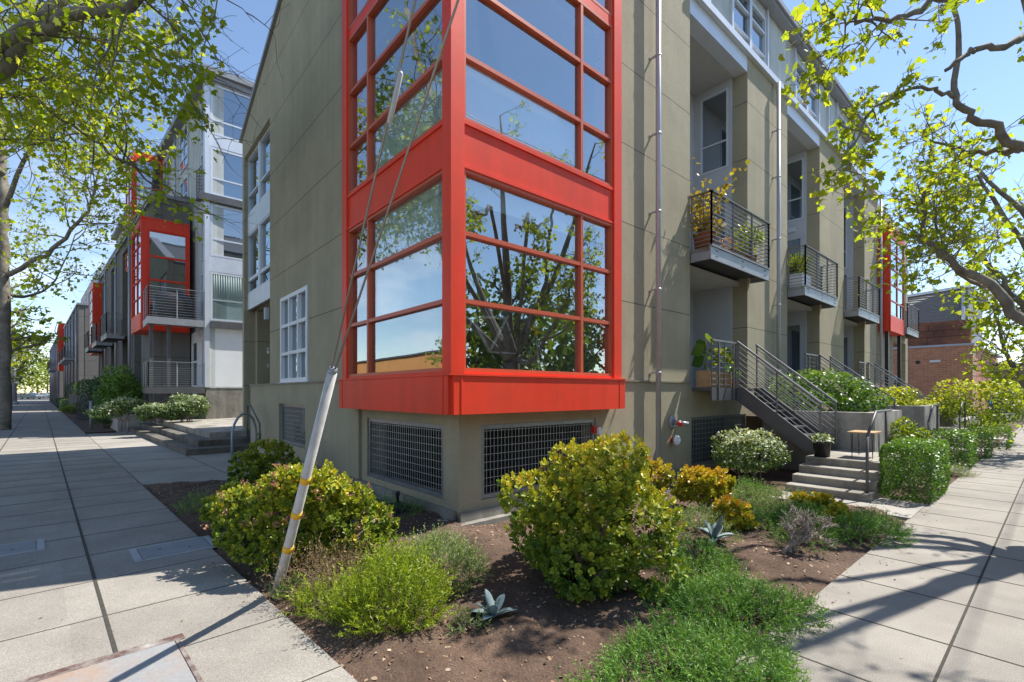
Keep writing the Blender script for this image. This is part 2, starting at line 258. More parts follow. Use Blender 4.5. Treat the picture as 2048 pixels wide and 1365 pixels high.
class MB:
    def __init__(m): m.V = []; m.F = []; m.S = []
    def quad(m, pts, smooth=False):
        i = len(m.V); m.V += [tuple(p) for p in pts]; m.F.append(tuple(range(i, i+len(pts)))); m.S.append(smooth)
    def hexa(m, c):   # c: 8 corners, bottom ring 0-3, top ring 4-7
        a = Vector(c[1])-Vector(c[0]); b = Vector(c[3])-Vector(c[0]); u = Vector(c[4])-Vector(c[0])
        flip = a.cross(b).dot(u) < 0
        i = len(m.V); m.V += [tuple(p) for p in c]
        fs = [(0, 3, 2, 1), (4, 5, 6, 7), (0, 1, 5, 4), (1, 2, 6, 5), (2, 3, 7, 6), (3, 0, 4, 7)]
        for f in fs:
            f = tuple(i+k for k in f); m.F.append(f[::-1] if flip else f); m.S.append(False)
        return m
    def box(m, F, s0, s1, n0, n1, z0, z1):
        P = F.p
        return m.hexa([P(s0, n0, z0), P(s1, n0, z0), P(s1, n1, z0), P(s0, n1, z0), P(s0, n0, z1), P(s1, n0, z1), P(s1, n1, z1), P(s0, n1, z1)])
    def prism(m, bot, top):
        """two matching rings"""
        n = len(bot); i = len(m.V); m.V += [tuple(p) for p in bot]+[tuple(p) for p in top]
        nb = Vector((0, 0, 0))
        for k in range(n): nb += Vector(bot[k]).cross(Vector(bot[(k+1) % n]))
        flip = nb.dot(Vector(top[0])-Vector(bot[0])) < 0
        fs = [tuple(i+n-1-k for k in range(n)), tuple(i+n+k for k in range(n))]+[(i+k, i+(k+1) % n, i+n+(k+1) % n, i+n+k) for k in range(n)]
        for f in fs: m.F.append(f[::-1] if flip else f); m.S.append(False)
        return m
    def poly(m, F, sz, n0, n1):
        return m.prism([F.p(s, n0, z) for s, z in sz], [F.p(s, n1, z) for s, z in sz])
    def tube(m, pts, rad, sides=8, caps=True):
        pts = [Vector(p) for p in pts]
        if not isinstance(rad, (list, tuple)): rad = [rad]*len(pts)
        i0 = len(m.V); up = None
        for k, p in enumerate(pts):
            t = (pts[min(k+1, len(pts)-1)]-pts[max(k-1, 0)]).normalized()
            if up is None:
                up = t.orthogonal().normalized()
            a = (up-t*up.dot(t))
            a = a.normalized() if a.length > 1e-5 else t.orthogonal().normalized()
            up = a; b = t.cross(a)
            for j in range(sides):
                q = 2*math.pi*j/sides
                m.V.append(tuple(p+(a*math.cos(q)+b*math.sin(q))*rad[k]))
        for k in range(len(pts)-1):
            for j in range(sides):
                a = i0+k*sides+j; b = i0+k*sides+(j+1) % sides
                m.F.append((a, b, b+sides, a+sides)); m.S.append(True)
        if caps:
            m.F.append(tuple(i0+j for j in range(sides))[::-1]); m.S.append(False)
            e = i0+(len(pts)-1)*sides; m.F.append(tuple(e+j for j in range(sides))); m.S.append(False)
        return m
    def bar(m, p, q, w_, h_):
        """rectangular bar from p to q, h along z as far as possible"""
        p = Vector(p); q = Vector(q); t = (q-p).normalized()
        z = Vector((0, 0, 1)); x = t.cross(z)
        if x.length < 1e-4: x = Vector((1, 0, 0))
        x.normalize(); y = x.cross(t).normalized(); x = x*w_/2; y = y*h_/2
        return m.hexa([p-x-y, p+x-y, p+x+y, p-x+y, q-x-y, q+x-y, q+x+y, q-x+y])
    def sphere(m, c, rx, ry, rz, seg=12, rings=8):
        i0 = len(m.V)
        for a in range(rings+1):
            th = math.pi*a/rings
            for b in range(seg):
                ph = 2*math.pi*b/seg
                m.V.append((c[0]+rx*math.sin(th)*math.cos(ph), c[1]+ry*math.sin(th)*math.sin(ph), c[2]+rz*math.cos(th)))
        for a in range(rings):
            for b in range(seg):
                q = (i0+a*seg+b, i0+(a+1)*seg+b, i0+(a+1)*seg+(b+1) % seg, i0+a*seg+(b+1) % seg)
                m.F.append(q); m.S.append(True)
        return m
    def wall(m, F, ss, zz, holes, n0, n1):
        """facade slab with rectangular openings; only the outer faces are made"""
        ss = sorted(set([round(x, 4) for x in ss]+[round(x, 4) for h in holes for x in h[:2] if ss[0] <= x <= ss[-1]]))
        zz = sorted(set([round(x, 4) for x in zz]+[round(x, 4) for h in holes for x in h[2:] if zz[0] <= x <= zz[-1]]))
        def solid(i, j):
            if i < 0 or j < 0 or i >= len(ss)-1 or j >= len(zz)-1: return False
            a = (ss[i]+ss[i+1])/2; b = (zz[j]+zz[j+1])/2
            return not any(h[0] < a < h[1] and h[2] < b < h[3] for h in holes)
        P = F.p
        for i in range(len(ss)-1):
            for j in range(len(zz)-1):
                if not solid(i, j): continue
                s0, s1, z0, z1 = ss[i], ss[i+1], zz[j], zz[j+1]
                m.quad([P(s0, n1, z0), P(s1, n1, z0), P(s1, n1, z1), P(s0, n1, z1)])
                m.quad([P(s0, n0, z0), P(s0, n0, z1), P(s1, n0, z1), P(s1, n0, z0)])
                if not solid(i-1, j): m.quad([P(s0, n0, z0), P(s0, n1, z0), P(s0, n1, z1), P(s0, n0, z1)])
                if not solid(i+1, j): m.quad([P(s1, n1, z0), P(s1, n0, z0), P(s1, n0, z1), P(s1, n1, z1)])
                if not solid(i, j-1): m.quad([P(s0, n0, z0), P(s1, n0, z0), P(s1, n1, z0), P(s0, n1, z0)])
                if not solid(i, j+1): m.quad([P(s0, n1, z1), P(s1, n1, z1), P(s1, n0, z1), P(s0, n0, z1)])
        return m
    def build(m, name, mat, parent=None, loc=None, label=None):
        me = bpy.data.meshes.new(name)
        off = wloc(parent) if parent else Vector(loc or (0, 0, 0))
        me.from_pydata([(v[0]-off.x, v[1]-off.y, v[2]-off.z) for v in m.V], [], m.F)
        me.polygons.foreach_set('use_smooth', m.S)
        me.materials.append(mat); me.update()
        o = bpy.data.objects.new(name, me); COL.objects.link(o)
        if parent: o.parent = parent
        else: o.location = off
        if label: o['label'] = label
        return o
def build_each(m, name, mat, parent):
    """every separate piece of the mesh data becomes an object of its own"""
    par = list(range(len(m.V)))
    def f(i):
        while par[i] != i: par[i] = par[par[i]]; i = par[i]
        return i
    for fc in m.F:
        for k in fc[1:]: par[f(fc[0])] = f(k)
    groups = {}
    for fi, fc in enumerate(m.F): groups.setdefault(f(fc[0]), []).append(fi)
    out = []
    for fis in groups.values():
        q = MB(); mp = {}
        for fi in fis:
            ids = []
            for v in m.F[fi]:
                if v not in mp: mp[v] = len(q.V); q.V.append(m.V[v])
                ids.append(mp[v])
            q.F.append(tuple(ids)); q.S.append(m.S[fi])
        out.append(q.build(name, mat, parent))
    return out
def struct(mb, name, mat, loc=None):
    return tag(mb.build(name, mat, None, loc), kind='structure')
def at(px, py, z=0.0):
    """point of the horizontal plane z seen at a pixel of the photograph"""
    Y = (EYE-z)*FPX/(py-HZ); return ((px-1024)/FPX*Y, Y)
def at_y(px, py, Y): return ((px-1024)/FPX*Y, Y, EYE-(py-HZ)/FPX*Y)
nrng = np.random.default_rng(11)
def np_mesh(name, V, k, mat, parent=None, var=None, loc=None):
    """N polygons with k corners each; V is (N, k, 3)"""
    N = V.shape[0]; off = wloc(parent) if parent else Vector(loc or (0, 0, 0))
    co = (V-np.array(off)).reshape(-1).astype(np.float32)
    me = bpy.data.meshes.new(name)
    me.vertices.add(N*k); me.vertices.foreach_set('co', co)
    me.loops.add(N*k); me.loops.foreach_set('vertex_index', np.arange(N*k, dtype=np.int32))
    me.polygons.add(N); me.polygons.foreach_set('loop_start', np.arange(0, N*k, k, dtype=np.int32))
    me.materials.append(mat)
    me.update(calc_edges=True)
    a = me.attributes.new('var', 'FLOAT', 'FACE')
    a.data.foreach_set('value', (var if var is not None else nrng.random(N)).astype(np.float32))
    o = bpy.data.objects.new(name, me); COL.objects.link(o)
    if parent: o.parent = parent
    else: o.location = off
    return o
T_MAPLE = np.array([(0, 0), (.16, .10), (.46, .02), (.40, .28), (.66, .52), (.33, .56), (.30, .74), (0, 1.05), (-.30, .74), (-.33, .56), (-.66, .52), (-.40, .28), (-.46, .02), (-.16, .10)])
T_MAPLES = np.array([(0, 0), (.5, .1), (.62, .5), (.3, .55), (0, 1), (-.3, .55), (-.62, .5), (-.5, .1)])
T_OVAL = np.array([(0, 0), (.24, .3), (.26, .6), (0, 1), (-.26, .6), (-.24, .3)])
T_JADE = np.array([(0, 0), (.17, .25), (.36, .62), (.27, .92), (0, 1.02), (-.27, .92), (-.36, .62), (-.17, .25)])
T_NEEDLE = np.array([(-.10, 0), (.10, 0), (.07, .6), (0, 1), (-.07, .6)])
def unit(a): return a/np.maximum(np.linalg.norm(a, axis=-1, keepdims=True), 1e-9)
def leafpolys(P, ydir, ndir, size, T, curl=0.15):
    """one polygon per point: leaf axis ydir, face normal ndir"""
    y = unit(ydir); x = unit(np.cross(y, ndir)); n = np.cross(x, y)
    s = np.asarray(size).reshape(-1, 1, 1)*np.ones((len(P), 1, 1))
    tx = T[:, 0][None, :, None]; ty = T[:, 1][None, :, None]
    return P[:, None, :]+s*(tx*x[:, None, :]+ty*y[:, None, :]-curl*(ty**2+1.5*tx**2)*n[:, None, :])
def rdirs(n): return unit(nrng.normal(size=(n, 3)))
# ------------------------------------------------------------------ frames of the place
RAZ, LAZ, STAZ, SRAZ = 48.4, -40.5, -44.3, 48.7
W0 = (-0.655, 5.95)
FR = Frame(W0[0], W0[1], RAZ, 1)         # street facade on the right
FL = Frame(W0[0], W0[1], LAZ, -1)        # facade on the left
BC = (-0.70, 5.55)                       # corner of the projecting red bay
BR = Frame(BC[0], BC[1], RAZ, 1); BL = Frame(BC[0], BC[1], LAZ, -1)
SL = Frame(-6.84, 8.86, STAZ, -1)        # inner edge of the left pavement (n to the street)
SR = Frame(3.91, 5.197, SRAZ, 1)         # inner edge of the right pavement
def jitgrid(): pass
# ------------------------------------------------------------------ ground
g = MB(); g.quad([(-900, -900, -0.16), (900, -900, -0.16), (900, 900, -0.16), (-900, 900, -0.16)])
struct(g, 'road', ASPH)
g = MB(); g.box(SR, -9, 60, 0.0, 2.9, -0.3, 0.0); struct(g, 'pavement_right', SIDER)
g = MB(); g.box(SL, -13, 130, 0.0, 4.6, -0.3, 0.004); struct(g, 'pavement_left', SIDEW)
g = MB()
P = SL.p
g.prism([P(-0.25, -0.0, -0.3), P(14.3, -0.0, -0.3), P(14.3, -8, -0.3), P(5.0, -8, -0.3), FL.p(4.9, 0.1, -0.3)],
        [P(-0.25, -0.0, 0.001), P(14.3, -0.0, 0.001), P(14.3, -8, 0.001), P(5.0, -8, 0.001), FL.p(4.9, 0.1, 0.001)])
struct(g, 'entrance_paving', PLAZA)
# joints of the pavements
g = MB()
for n in (0.95, 2.1, 3.3): 
    g.box(SL, -12, 100, n-0.012, n+0.012, -0.01, 0.0075)
t = -12.0
while t < 95: g.box(SL, t-0.004, t+0.004, 0.0, 4.6, -0.01, 0.0065 if t < 30 else 0.006); t += 0.92
g.box(SL, -0.25, 14.3, -0.008, 0.004, -0.01, 0.007)
g.box(SL, 0.0, 14.0, -1.42, -1.408, -0.01, 0.0045)
for t in (1.5, 3.4, 5.3, 7.2, 9.1, 11): g.box(SL, t-0.005, t+0.005, -1.4, -0.008, -0.01, 0.0042)
struct(g, 'pavement_joints_left', JOINT)
g = MB()
g.box(SR, -8.5, 55, 0.835, 0.851, -0.01, 0.0035); g.box(SR, -8.5, 55, 1.9, 1.91, -0.01, 0.003)
t = -8.3
while t < 54: g.box(SR, t-0.006, t+0.006, 0.0, 2.9, -0.01, 0.0025); t += 0.88
struct(g, 'pavement_joints_right', JOINT)
# soil bed at the corner
A = Vector((0.16, 1.62, 0)); B = Vector(SL.p(-0.25, -0.004, 0)); C = Vector(SR.p(2.15, -0.004, 0)); D = Vector((-0.2, 8.6, 0))
def bedz(x, y):
    return 0.035*math.sin(x*2.1+1)*math.sin(y*1.7)+0.02*math.sin(x*5.3+y*4.1)+0.012*math.sin(x*11.0-y*9.0)+0.006*math.sin(x*31.0+2.0*math.sin(y*17))*math.sin(y*29.0)
def ground_z(x, y):
    dl = -((x-SL.o[0])*SL.n[0]+(y-SL.o[1])*SL.n[1]); dr = -((x-SR.o[0])*SR.n[0]+(y-SR.o[1])*SR.n[1])
    e = max(0.0, min(1.0, min(dl, dr)/0.5))
    return -0.03+e*(0.06+bedz(x, y))
g = MB(); NB = 300
for i in range(NB+1):
    for j in range(NB+1):
        u = i/NB; v = j/NB
        q = A*(1-u)*(1-v)+B*u*(1-v)+C*(1-u)*v+D*u*v
        g.V.append((q.x, q.y, ground_z(q.x, q.y)+rnd.gauss(0, 0.0035)))
for i in range(NB):
    for j in range(NB):
        a = i*(NB+1)+j; g.F.append((a, a+NB+1, a+NB+2, a+1)); g.S.append(True)
struct(g, 'planting_bed', SOIL)
g = MB(); g.box(SR, 2.15, 34, -4.2, -0.002, -0.3, -0.012); g.box(SL, 15.5, 60, -4.0, -0.004, -0.3, -0.01)
struct(g, 'side_beds', SOIL)
# concrete strips from the pavement to the steps
g = MB()
for k in range(4):
    s = 4.95+5.28*k
    g.box(FR, s-0.35, s+0.85, 1.87, 3.62, -0.2, 0.012 + 0.001*k)
struct(g, 'path_right', PLAZA)
# steel plate, vault lids
tp = thing('steel_plate', 'rust stained steel cover plate flush in the near left pavement', 'cover plate', SL.p(-7.8, 1.0, 0))
g = MB(); g.box(SL, -8.9, -7.28, 0.66, 2.3, 0.001, 0.012); g.build('plate', PLATE, tp)
g = MB(); g.box(SL, -7.279, -7.20, 0.60, 2.32, 0.001, 0.013); g.box(SL, -8.9, -7.281, 0.63, 0.655, 0.001, 0.013); g.build('edge_strip', pmat('worn_red_strip', (0.10, 0.05, 0.04), 0.8, var=0.3, scale=12, tint=(0.35, 0.33, 0.30)), tp)
for (px0, py0, px1, py1, lab) in ((350, 1098, 0, 0, 'grey concrete vault lid beside the soil bed on the left pavement'), (-8, 1105, 0, 0, 'grey vault lid at the far left, cut by the frame edge')):
    x, y = at(px0, py0)
    v = thing('vault_lid', lab, 'vault lid', (x, y, 0), 'vault lids in the left pavement')
    f = SL.sub((x-SL.o[0])*SL.d[0]+(y-SL.o[1])*SL.d[1], (x-SL.o[0])*SL.n[0]+(y-SL.o[1])*SL.n[1])
    a, b = 0.26, 0.36
    g = MB()
    for (s0, s1, n0, n1) in ((-a, a, -b, -b+0.06), (-a, a, b-0.06, b), (-a, -a+0.03, -b+0.06, b-0.06), (a-0.03, a, -b+0.06, b-0.06)):
        g.box(f, s0, s1, n0, n1, 0.001, 0.0125)
    g.build('rim', pmat('vault_rim', (0.36, 0.36, 0.36), 0.8, var=0.15, scale=6), v)
    g = MB(); g.box(f, -a+0.038, a-0.038, -b+0.068, b-0.068, 0.001, 0.0115); lid = g.build('lid', VAULT, v)
    g = MB()
    for q in (-0.12, 0.12): g.tube([f.p(0.06*(1 if q > 0 else -1), q, 0.010), f.p(0.06*(1 if q > 0 else -1), q, 0.0125)], 0.014, 8)
    build_each(g, 'lifting_hole', BLACK, lid)

# ------------------------------------------------------------------ window maker
def window(F, s0, s1, n, z0, z1, cols=(), rows=(), fw=0.05, dep=0.06, frame=ALU, gl=GLASSD, parent=None, name='window', skip_frame=False, mull=None):
    """frame with mullions set on plane n; cols / rows are mullion positions"""
    mull = mull or fw*0.8
    m = MB()
    m.box(F, s0, s0+fw, n-dep, n, z0, z1); m.box(F, s1-fw, s1, n-dep, n, z0, z1)
    m.box(F, s0+fw, s1-fw, n-dep, n-0.002, z0, z0+fw); m.box(F, s0+fw, s1-fw, n-dep, n-0.002, z1-fw, z1)
    cs = [s0+fw]+[c for c in cols]+[s1-fw]
    for c in cols: m.box(F, c-mull/2, c+mull/2, n-dep, n-0.004, z0+fw, z1-fw)
    for r in rows:
        for a, b in zip(cs[:-1], cs[1:]):
            m.box(F, a+(mull/2 if a in cols else 0), b-(mull/2 if b in cols else 0), n-dep, n-0.007, r-mull/2, r+mull/2)
    wo = m.build(name, frame, parent)
    gm = MB()
    rs = [z0+fw]+list(rows)+[z1-fw]
    for a, b in zip(cs[:-1], cs[1:]):
        for c, d in zip(rs[:-1], rs[1:]):
            gm.box(F, a+(mull/2 if a in cols else 0)+.001, b-(mull/2 if b in cols else 0)-.001, n-dep*0.7-0.006, n-dep*0.7, c+(mull/2 if c in rows else 0)+.001, d-(mull/2 if d in rows else 0)-.001)
    if gl: gm.build('pane', gl, wo)
    return wo

# ------------------------------------------------------------------ corner building
cb = thing('apartment_building', 'olive stucco apartment building on the street corner with the large red glazed corner bay', 'apartment building', (W0[0], W0[1], 0))
MOD = 5.28; REC = [(5.65+MOD*k, 8.37+MOD*k) for k in range(3)]
ZB, ZC, ZT = 9.63, 9.85, 11.55          # beam underside, clerestory sill, clerestory top
# street facade (right)
holes = [(-1, 3.0, 1.93, 20), (0.35, 2.67, 0.27, 1.23)]
for a, b in REC: holes += [(a, b, 1.74, 30), (a+0.05, b-0.1, 0.12, 1.14)]
m = MB(); m.wall(FR, [0, 21.1], [-0.3, ZB], holes, -0.3, 0.0)
m.wall(FR, [0, 5.65], [ZB, ZT], [(-1, 3.0, 1, 20)], -0.3, 0.0)
# left facade
lh = [(-1, 3.0, 1.93, 20), (0.35, 2.67, 0.27, 1.23), (5.62, 7.62, 1.88, 3.92), (5.66, 7.64, 0.45, 1.38), (8.65, 11.58, -1, 8.78)]
m.wall(FL, [0.3, 11.8], [-0.3, 9.38], lh, -0.3, 0.0)
m.poly(FL, [(3.0, 9.38), (11.8, 9.38), (11.8, 9.43), (7.53, 11.12), (4.5, 12.3), (3.0, 12.04)], -0.3, 0.0)
# low part of the left facade in front of the porch, fin, porch walls
m.box(FL, 8.65, 10.5, -0.28, 0.055, -0.2, 1.84)
m.box(FL, 8.66, 11.58, -1.9, -1.6, 0.3, 8.78)          # porch back wall
m.box(FL, 11.3, 11.58, -1.59, -0.3, 0.3, 4.15)
m.wall(FL, [8.66, 11.57], [4.15, 4.40], [], -1.58, -0.32)  # porch ceiling
# recess returns: olive jambs
for a, b in REC:
    m.box(FR, b+0.001, b+0.2, -0.55, -0.302, -0.2, ZB-0.02); m.box(FR, a-0.2, a-0.001, -0.55, -0.302, -0.2, ZB-0.02)
# gables at the hidden back
q = [FL.p(11.8, -0.31, 0)]
m.wall(Frame(*FL.p(11.55, 0, 0)[:2], RAZ, 1), [0.31, 21], [-0.2, 9.2], [], -0.25, 0)
m.wall(Frame(*FR.p(21.1, 0, 0)[:2], LAZ, -1), [0.31, 11.5], [-0.2, 9.6], [], -0.25, 0)
m.build('wall', OLIVE, cb)
# concrete base under the walls
m = MB(); m.wall(FR, [-0.0, 5.6], [-0.3, 0.16], [], -0.2, 0.05); m.wall(FL, [0.052, 8.6], [-0.3, 0.18], [], -0.2, 0.05)
m.wall(FL, [0.07, 3.6], [-0.3, 0.06], [], 0.05, 0.16); m.wall(FR, [-0.15, 3.0], [-0.3, 0.05], [], 0.052, 0.16)
m.build('foundation', BASEC, cb)
# thin drip ledges and base course
m = MB(); m.box(FR, 3.2, 5.64, 0.0, 0.035, 1.835, 1.86); m.box(FL, 3.3, 10.52, 0.056, 0.085, 1.84, 1.872)
m.box(FL, 10.5, 10.52, -0.28, 0.056, 1.84, 1.872); build_each(m, 'drip_ledge', pmat('olive_ledge', (0.26, 0.24, 0.19), 0.8), cb)
m = MB(); m.wall(FL, [2.9, 8.65], [1.38, 1.84], [], 0.001, 0.055); m.wall(FL, [2.9, 8.65], [0.19, 1.38], [(5.66, 7.64, 0.45, 1.5)], 0.001, 0.052)
m.build('base_course', OLIVE, cb)
# cap of the sloping gable, roof
m = MB(); m.poly(FL, [(3.0, 12.06), (4.5, 12.32), (7.53, 11.14), (11.95, 9.39), (11.95, 9.50), (7.53, 11.26), (4.5, 12.44), (3.0, 12.18)], -0.35, 0.07)
m.build('gable_cap', FASC, cb)
m = MB()
prof = [(0.3, 11.5), (4.5, 12.2), (7.53, 11.02), (11.75, 9.35), (11.75, 9.2), (7.53, 10.87), (4.5, 12.05), (0.3, 11.35)]
r0 = [FL.p(s, -0.36, z) for s, z in prof]; r1 = [(p[0]+20.6*FR.d[0], p[1]+20.6*FR.d[1], p[2]) for p in r0]
m.prism(r0, r1); m.build('roof', ROOF, cb)
# beam, soffits and white fascia over the recesses
m = MB(); m.box(FR, 5.66, 19.72, -0.35, 0.10, ZB, ZB+0.15); m.box(FR, 5.66, 19.72, -0.35, 0.05, ZB+0.15, ZC); m.box(FR, 19.72, 21.1, -0.35, 0.10, ZB+0.001, ZB+0.26)
m.build('gutter_beam', ALU, cb)
m = MB()
for a, b in REC: m.box(FR, a+0.002, b-0.002, -0.30, -0.004, 9.275, ZB-0.002)
build_each(m, 'recess_fascia', ALU, cb)
m = MB()
for a, b in REC: m.box(FR, a+0.002, b-0.002, -1.5, -0.302, 9.272, 9.4); m.box(FR, a+0.002, b-0.002, -1.5, -0.2, 4.21, 4.31)
build_each(m, 'recess_soffit', pmat('soffit_grey', (0.42, 0.41, 0.40), 0.85, var=0.04), cb)
# recess linings with doors and windows
for k, (a, b) in enumerate(REC):
    m = MB(); m.wall(FR, [a-0.2, b+0.25], [1.6, 9.35], [(a+0.1, a+1.15, 1.74, 3.9), (a+0.1, a+1.15, 4.5, 6.6), (a+0.1, a+1.2, 7.15, 9.05)], -1.5, -1.32)
    jr = FR.sub(b, -0.35); rt = Frame(*FR.p(b, -0.0, 0)[:2], RAZ-90, 1)      # s runs into the building
    jw = Frame(jr.o[0]+0.03*FR.d[0], jr.o[1]+0.03*FR.d[1], RAZ-90, -1)
    wh = [(0.08, 0.78, 7.15, 9.07), (0.1, 0.74, 4.5, 6.6)] if k < 2 else [(0.2, 0.70, 6.5, 8.9), (0.15, 0.72, 4.5, 6.3)]
    if k > 0: wh.append((0.12, 0.84, 1.76, 3.85))
    m.wall(jw, [0.0, 0.98], [1.6, 9.35], wh, 0.04, 0.16 if False else 0.10)
    jl = Frame(*FR.p(a-0.03, -0.35, 0)[:2], RAZ-90, 1); m.wall(jl, [0.0, 0.98], [1.6, 9.35], [], 0.04, 0.10)
    m.build('recess_wall', GREYP, cb)
    window(jw, wh[0][0], wh[0][1], 0.12, wh[0][2], wh[0][3], rows=(wh[0][2]+0.67,), fw=0.04, parent=cb, frame=ALU)
    d = window(jw, wh[1][0], wh[1][1], 0.115, wh[1][2], wh[1][3], fw=0.06, parent=cb, name='door', frame=GREYP)
    if k > 0: window(jw, wh[2][0], wh[2][1], 0.115, wh[2][2], wh[2][3], fw=0.06, parent=cb, name='door', frame=GREYP, gl=GLASSD)
    window(FR, a+0.1, a+1.15, -1.30, 1.76, 3.9, fw=0.06, parent=cb, name='door', frame=GREYP)
    window(FR, a+0.1, a+1.15, -1.30, 4.52, 6.6, fw=0.06, parent=cb, name='door', frame=GREYP)
    window(FR, a+0.1, a+1.2, -1.30, 7.15, 9.05, rows=(7.85,), fw=0.05, parent=cb, frame=ALU)
    # wall light above the upper door
    if k > 0 and k < 2:
        l = MB(); l.poly(jw, [(0.3, 6.78), (0.5, 6.78), (0.5, 6.9), (0.3, 6.9)], 0.10, 0.2); l.box(jw, 0.28, 0.52, 0.101, 0.16, 6.9, 6.93); l.build('wall_lamp', ALU, cb)
# clerestory strip
ch = [(4.1+0, 5.6, 0, 0)]
pairs = [(7.82, 9.76), (11.87, 13.81), (15.85, 17.72)]
wh = [(5.75, 6.75, ZC+0.02, ZT-0.25)]+[(p, q, ZC+0.02, ZT-0.25) for p, q in pairs]+[(19.0, 19.68, ZC+0.02, ZT-0.25)]
m = MB(); m.wall(FR, [5.66, 19.72], [ZC, ZT], wh, -0.4, -0.12); m.wall(Frame(*FR.p(19.52, -0.4, 0)[:2], RAZ-90, -1), [0, 3.8], [ZC, ZT], [], 0.0, 0.2); m.build('clerestory_wall', PANEL, cb)
for p, q, z0, z1 in wh:
    mid = [(p+q)/2] if q-p > 1.2 else []
    window(FR, p+0.003, q-0.003, -0.10, z0, z1, cols=mid, rows=(z0+0.42, z0+1.02), fw=0.07, dep=0.1, mull=0.055, parent=cb, frame=ALU)
    if mid:
        m = MB(); m.box(FR, mid[0]-0.07, mid[0]+0.07, -0.099, -0.085, z0, z1); build_each(m, 'window_post', ALU, cb)
m = MB()
for s in (7.74, 9.8, 11.8, 13.86, 14.85, 15.78, 17.76): m.box(FR, s-0.03, s+0.03, -0.119, -0.06, ZC, ZT-0.001)
build_each(m, 'clerestory_batten', ALU, cb)
m = MB(); m.box(FR, 5.5, 19.9, -0.6, 0.12, ZT, ZT+0.09); m.box(FR, 5.5, 19.9, -0.6, 0.18, ZT+0.09, ZT+0.22); m.build('eaves_fascia', FASC, cb)
# drain pipes with brackets
def drainpipe(F, s, z0, z1, n=0.13, r=0.048, parent=None, brk=()):
    m = MB(); m.tube([F.p(s, n, z0), F.p(s, n, z1)], r, 14); o = m.build('drainpipe', PIPE, parent)
    for z in brk:
        c = MB()
        c.tube([F.p(s, n, z-0.02), F.p(s, n, z+0.02)], r+0.006, 12); c.bar(F.p(s-0.03, 0, z), F.p(s-0.03, n, z), 0.03, 0.03); c.bar(F.p(s-0.09, 0.002, z-0.01), F.p(s-0.03, 0.002, z-0.01), 0.02, 0.02)
        c.build('pipe_bracket', PIPE, o)
    return o
drainpipe(FR, 4.28, 0.1, 12.0, parent=cb, brk=(2.0, 3.5, 4.9, 6.3, 7.7, 9.1))
drainpipe(FR, 9.95, 0.5, ZB, parent=cb, brk=(2.2, 3.9, 5.6, 7.2, 8.4)); drainpipe(FR, 20.9, 0.5, ZB, parent=cb, brk=(2.2, 4.5, 7.0)); 
# floor slabs and dark rooms behind the bay
m = MB()
for z0, z1 in ((1.5, 1.88), (4.38, 4.80), (7.42, 7.52), (10.2, 10.4)):
    m.prism([FR.p(0.2, -0.02, z0), FR.p(5.4, -0.32, z0), FR.p(5.4, -6, z0), FL.p(5.4, -6.0, z0), FL.p(5.4, -0.32, z0), FL.p(0.2, -0.02, z0)], [FR.p(0.2, -0.02, z1), FR.p(5.4, -0.32, z1), FR.p(5.4, -6, z1), FL.p(5.4, -6.0, z1), FL.p(5.4, -0.32, z1), FL.p(0.2, -0.02, z1)])
m.build('floor_slab', ROOM, cb)
m = MB(); m.wall(FR, [0.5, 5.4], [0.3, 12], [], -4.6, -4.5); m.wall(FL, [0.6, 5.4], [0.3, 12], [], -4.3, -4.2); m.box(FR, 5.3, 5.4, -4.4, -0.32, 0.3, 12); m.box(FL, 5.3, 5.4, -4.1, -0.32, 0.3, 12); m.build('room_wall', ROOM, cb)
# red bay --------------------------------------------------------------
bay = MB()
e1 = 3.28; ZTB = 12.4
zone = [(1.90, 4.30), (4.87, 7.42), (7.56, 10.2)]
rows = [(2.735, 3.54), (5.65, 6.53), (8.5, 9.35)]
for F in (BR, BL):
    bay.box(F, 0.0 if F is BR else 0.0301, 0.19, -0.12, 0.0 if F is BR else 0.0, 1.87, ZTB)          # corner post
    bay.box(F, 3.09, e1, -0.28, 0.0, 1.87, ZTB)                                # end post with return
    bay.box(F, 3.2, e1-0.001, -0.279, -0.2, 1.40, 1.87)
    for a, b in ((4.30, 4.87), (7.42, 7.56), (10.2, ZTB)):
        bay.box(F, 0.19, 3.09, -0.15, -0.035, a, b)
    bay.box(F, 0.19, 3.09, -0.035, -0.012, 4.82, 4.87); bay.box(F, 0.19, 3.09, -0.035, -0.014, 4.30, 4.335)
    bay.box(F, 0.19, 3.09, -0.1, -0.02, 1.87, 1.90)
    bay.box(F, -0.045 if F is BR else -0.044, e1+0.06, -0.2, 0.045, 1.845, 1.868)    # flashing ledge
    bay.box(F, 0.02 if F is BR else 0.021, e1+0.05, -0.28, 0.03, 1.39, 1.844)      # apron
    bay.box(F, 0.12, 0.145, 0.03, 0.038, 1.392, 1.842); bay.box(F, e1-0.1, e1-0.08, 0.03, 0.036, 1.392, 1.842)
bo = bay.build('bay_window', REDP, cb)
m = MB()
m.prism([BR.p(0.05, -0.05, 1.392), BR.p(e1, -0.05, 1.392), BR.p(e1, -0.3, 1.392), BR.p(0.4, -0.3, 1.392), BL.p(0.4, -0.3, 1.392), BL.p(e1, -0.3, 1.392), BL.p(e1, -0.05, 1.392)],
        [BR.p(0.05, -0.05, 1.43), BR.p(e1, -0.05, 1.43), BR.p(e1, -0.3, 1.43), BR.p(0.4, -0.3, 1.43), BL.p(0.4, -0.3, 1.43), BL.p(e1, -0.3, 1.43), BL.p(e1, -0.05, 1.43)])
m.build('bay_soffit', REDP, bo)
for F in (BR, BL):
    for (z0, z1), rw in zip(zone, rows):
        window(F, 0.192, 3.088, -0.03, z0+0.001, z1-0.001, cols=(2.35,), rows=rw, fw=0.042, dep=0.09, mull=0.052, frame=REDW, gl=GLASS, parent=bo, name='window_frame')
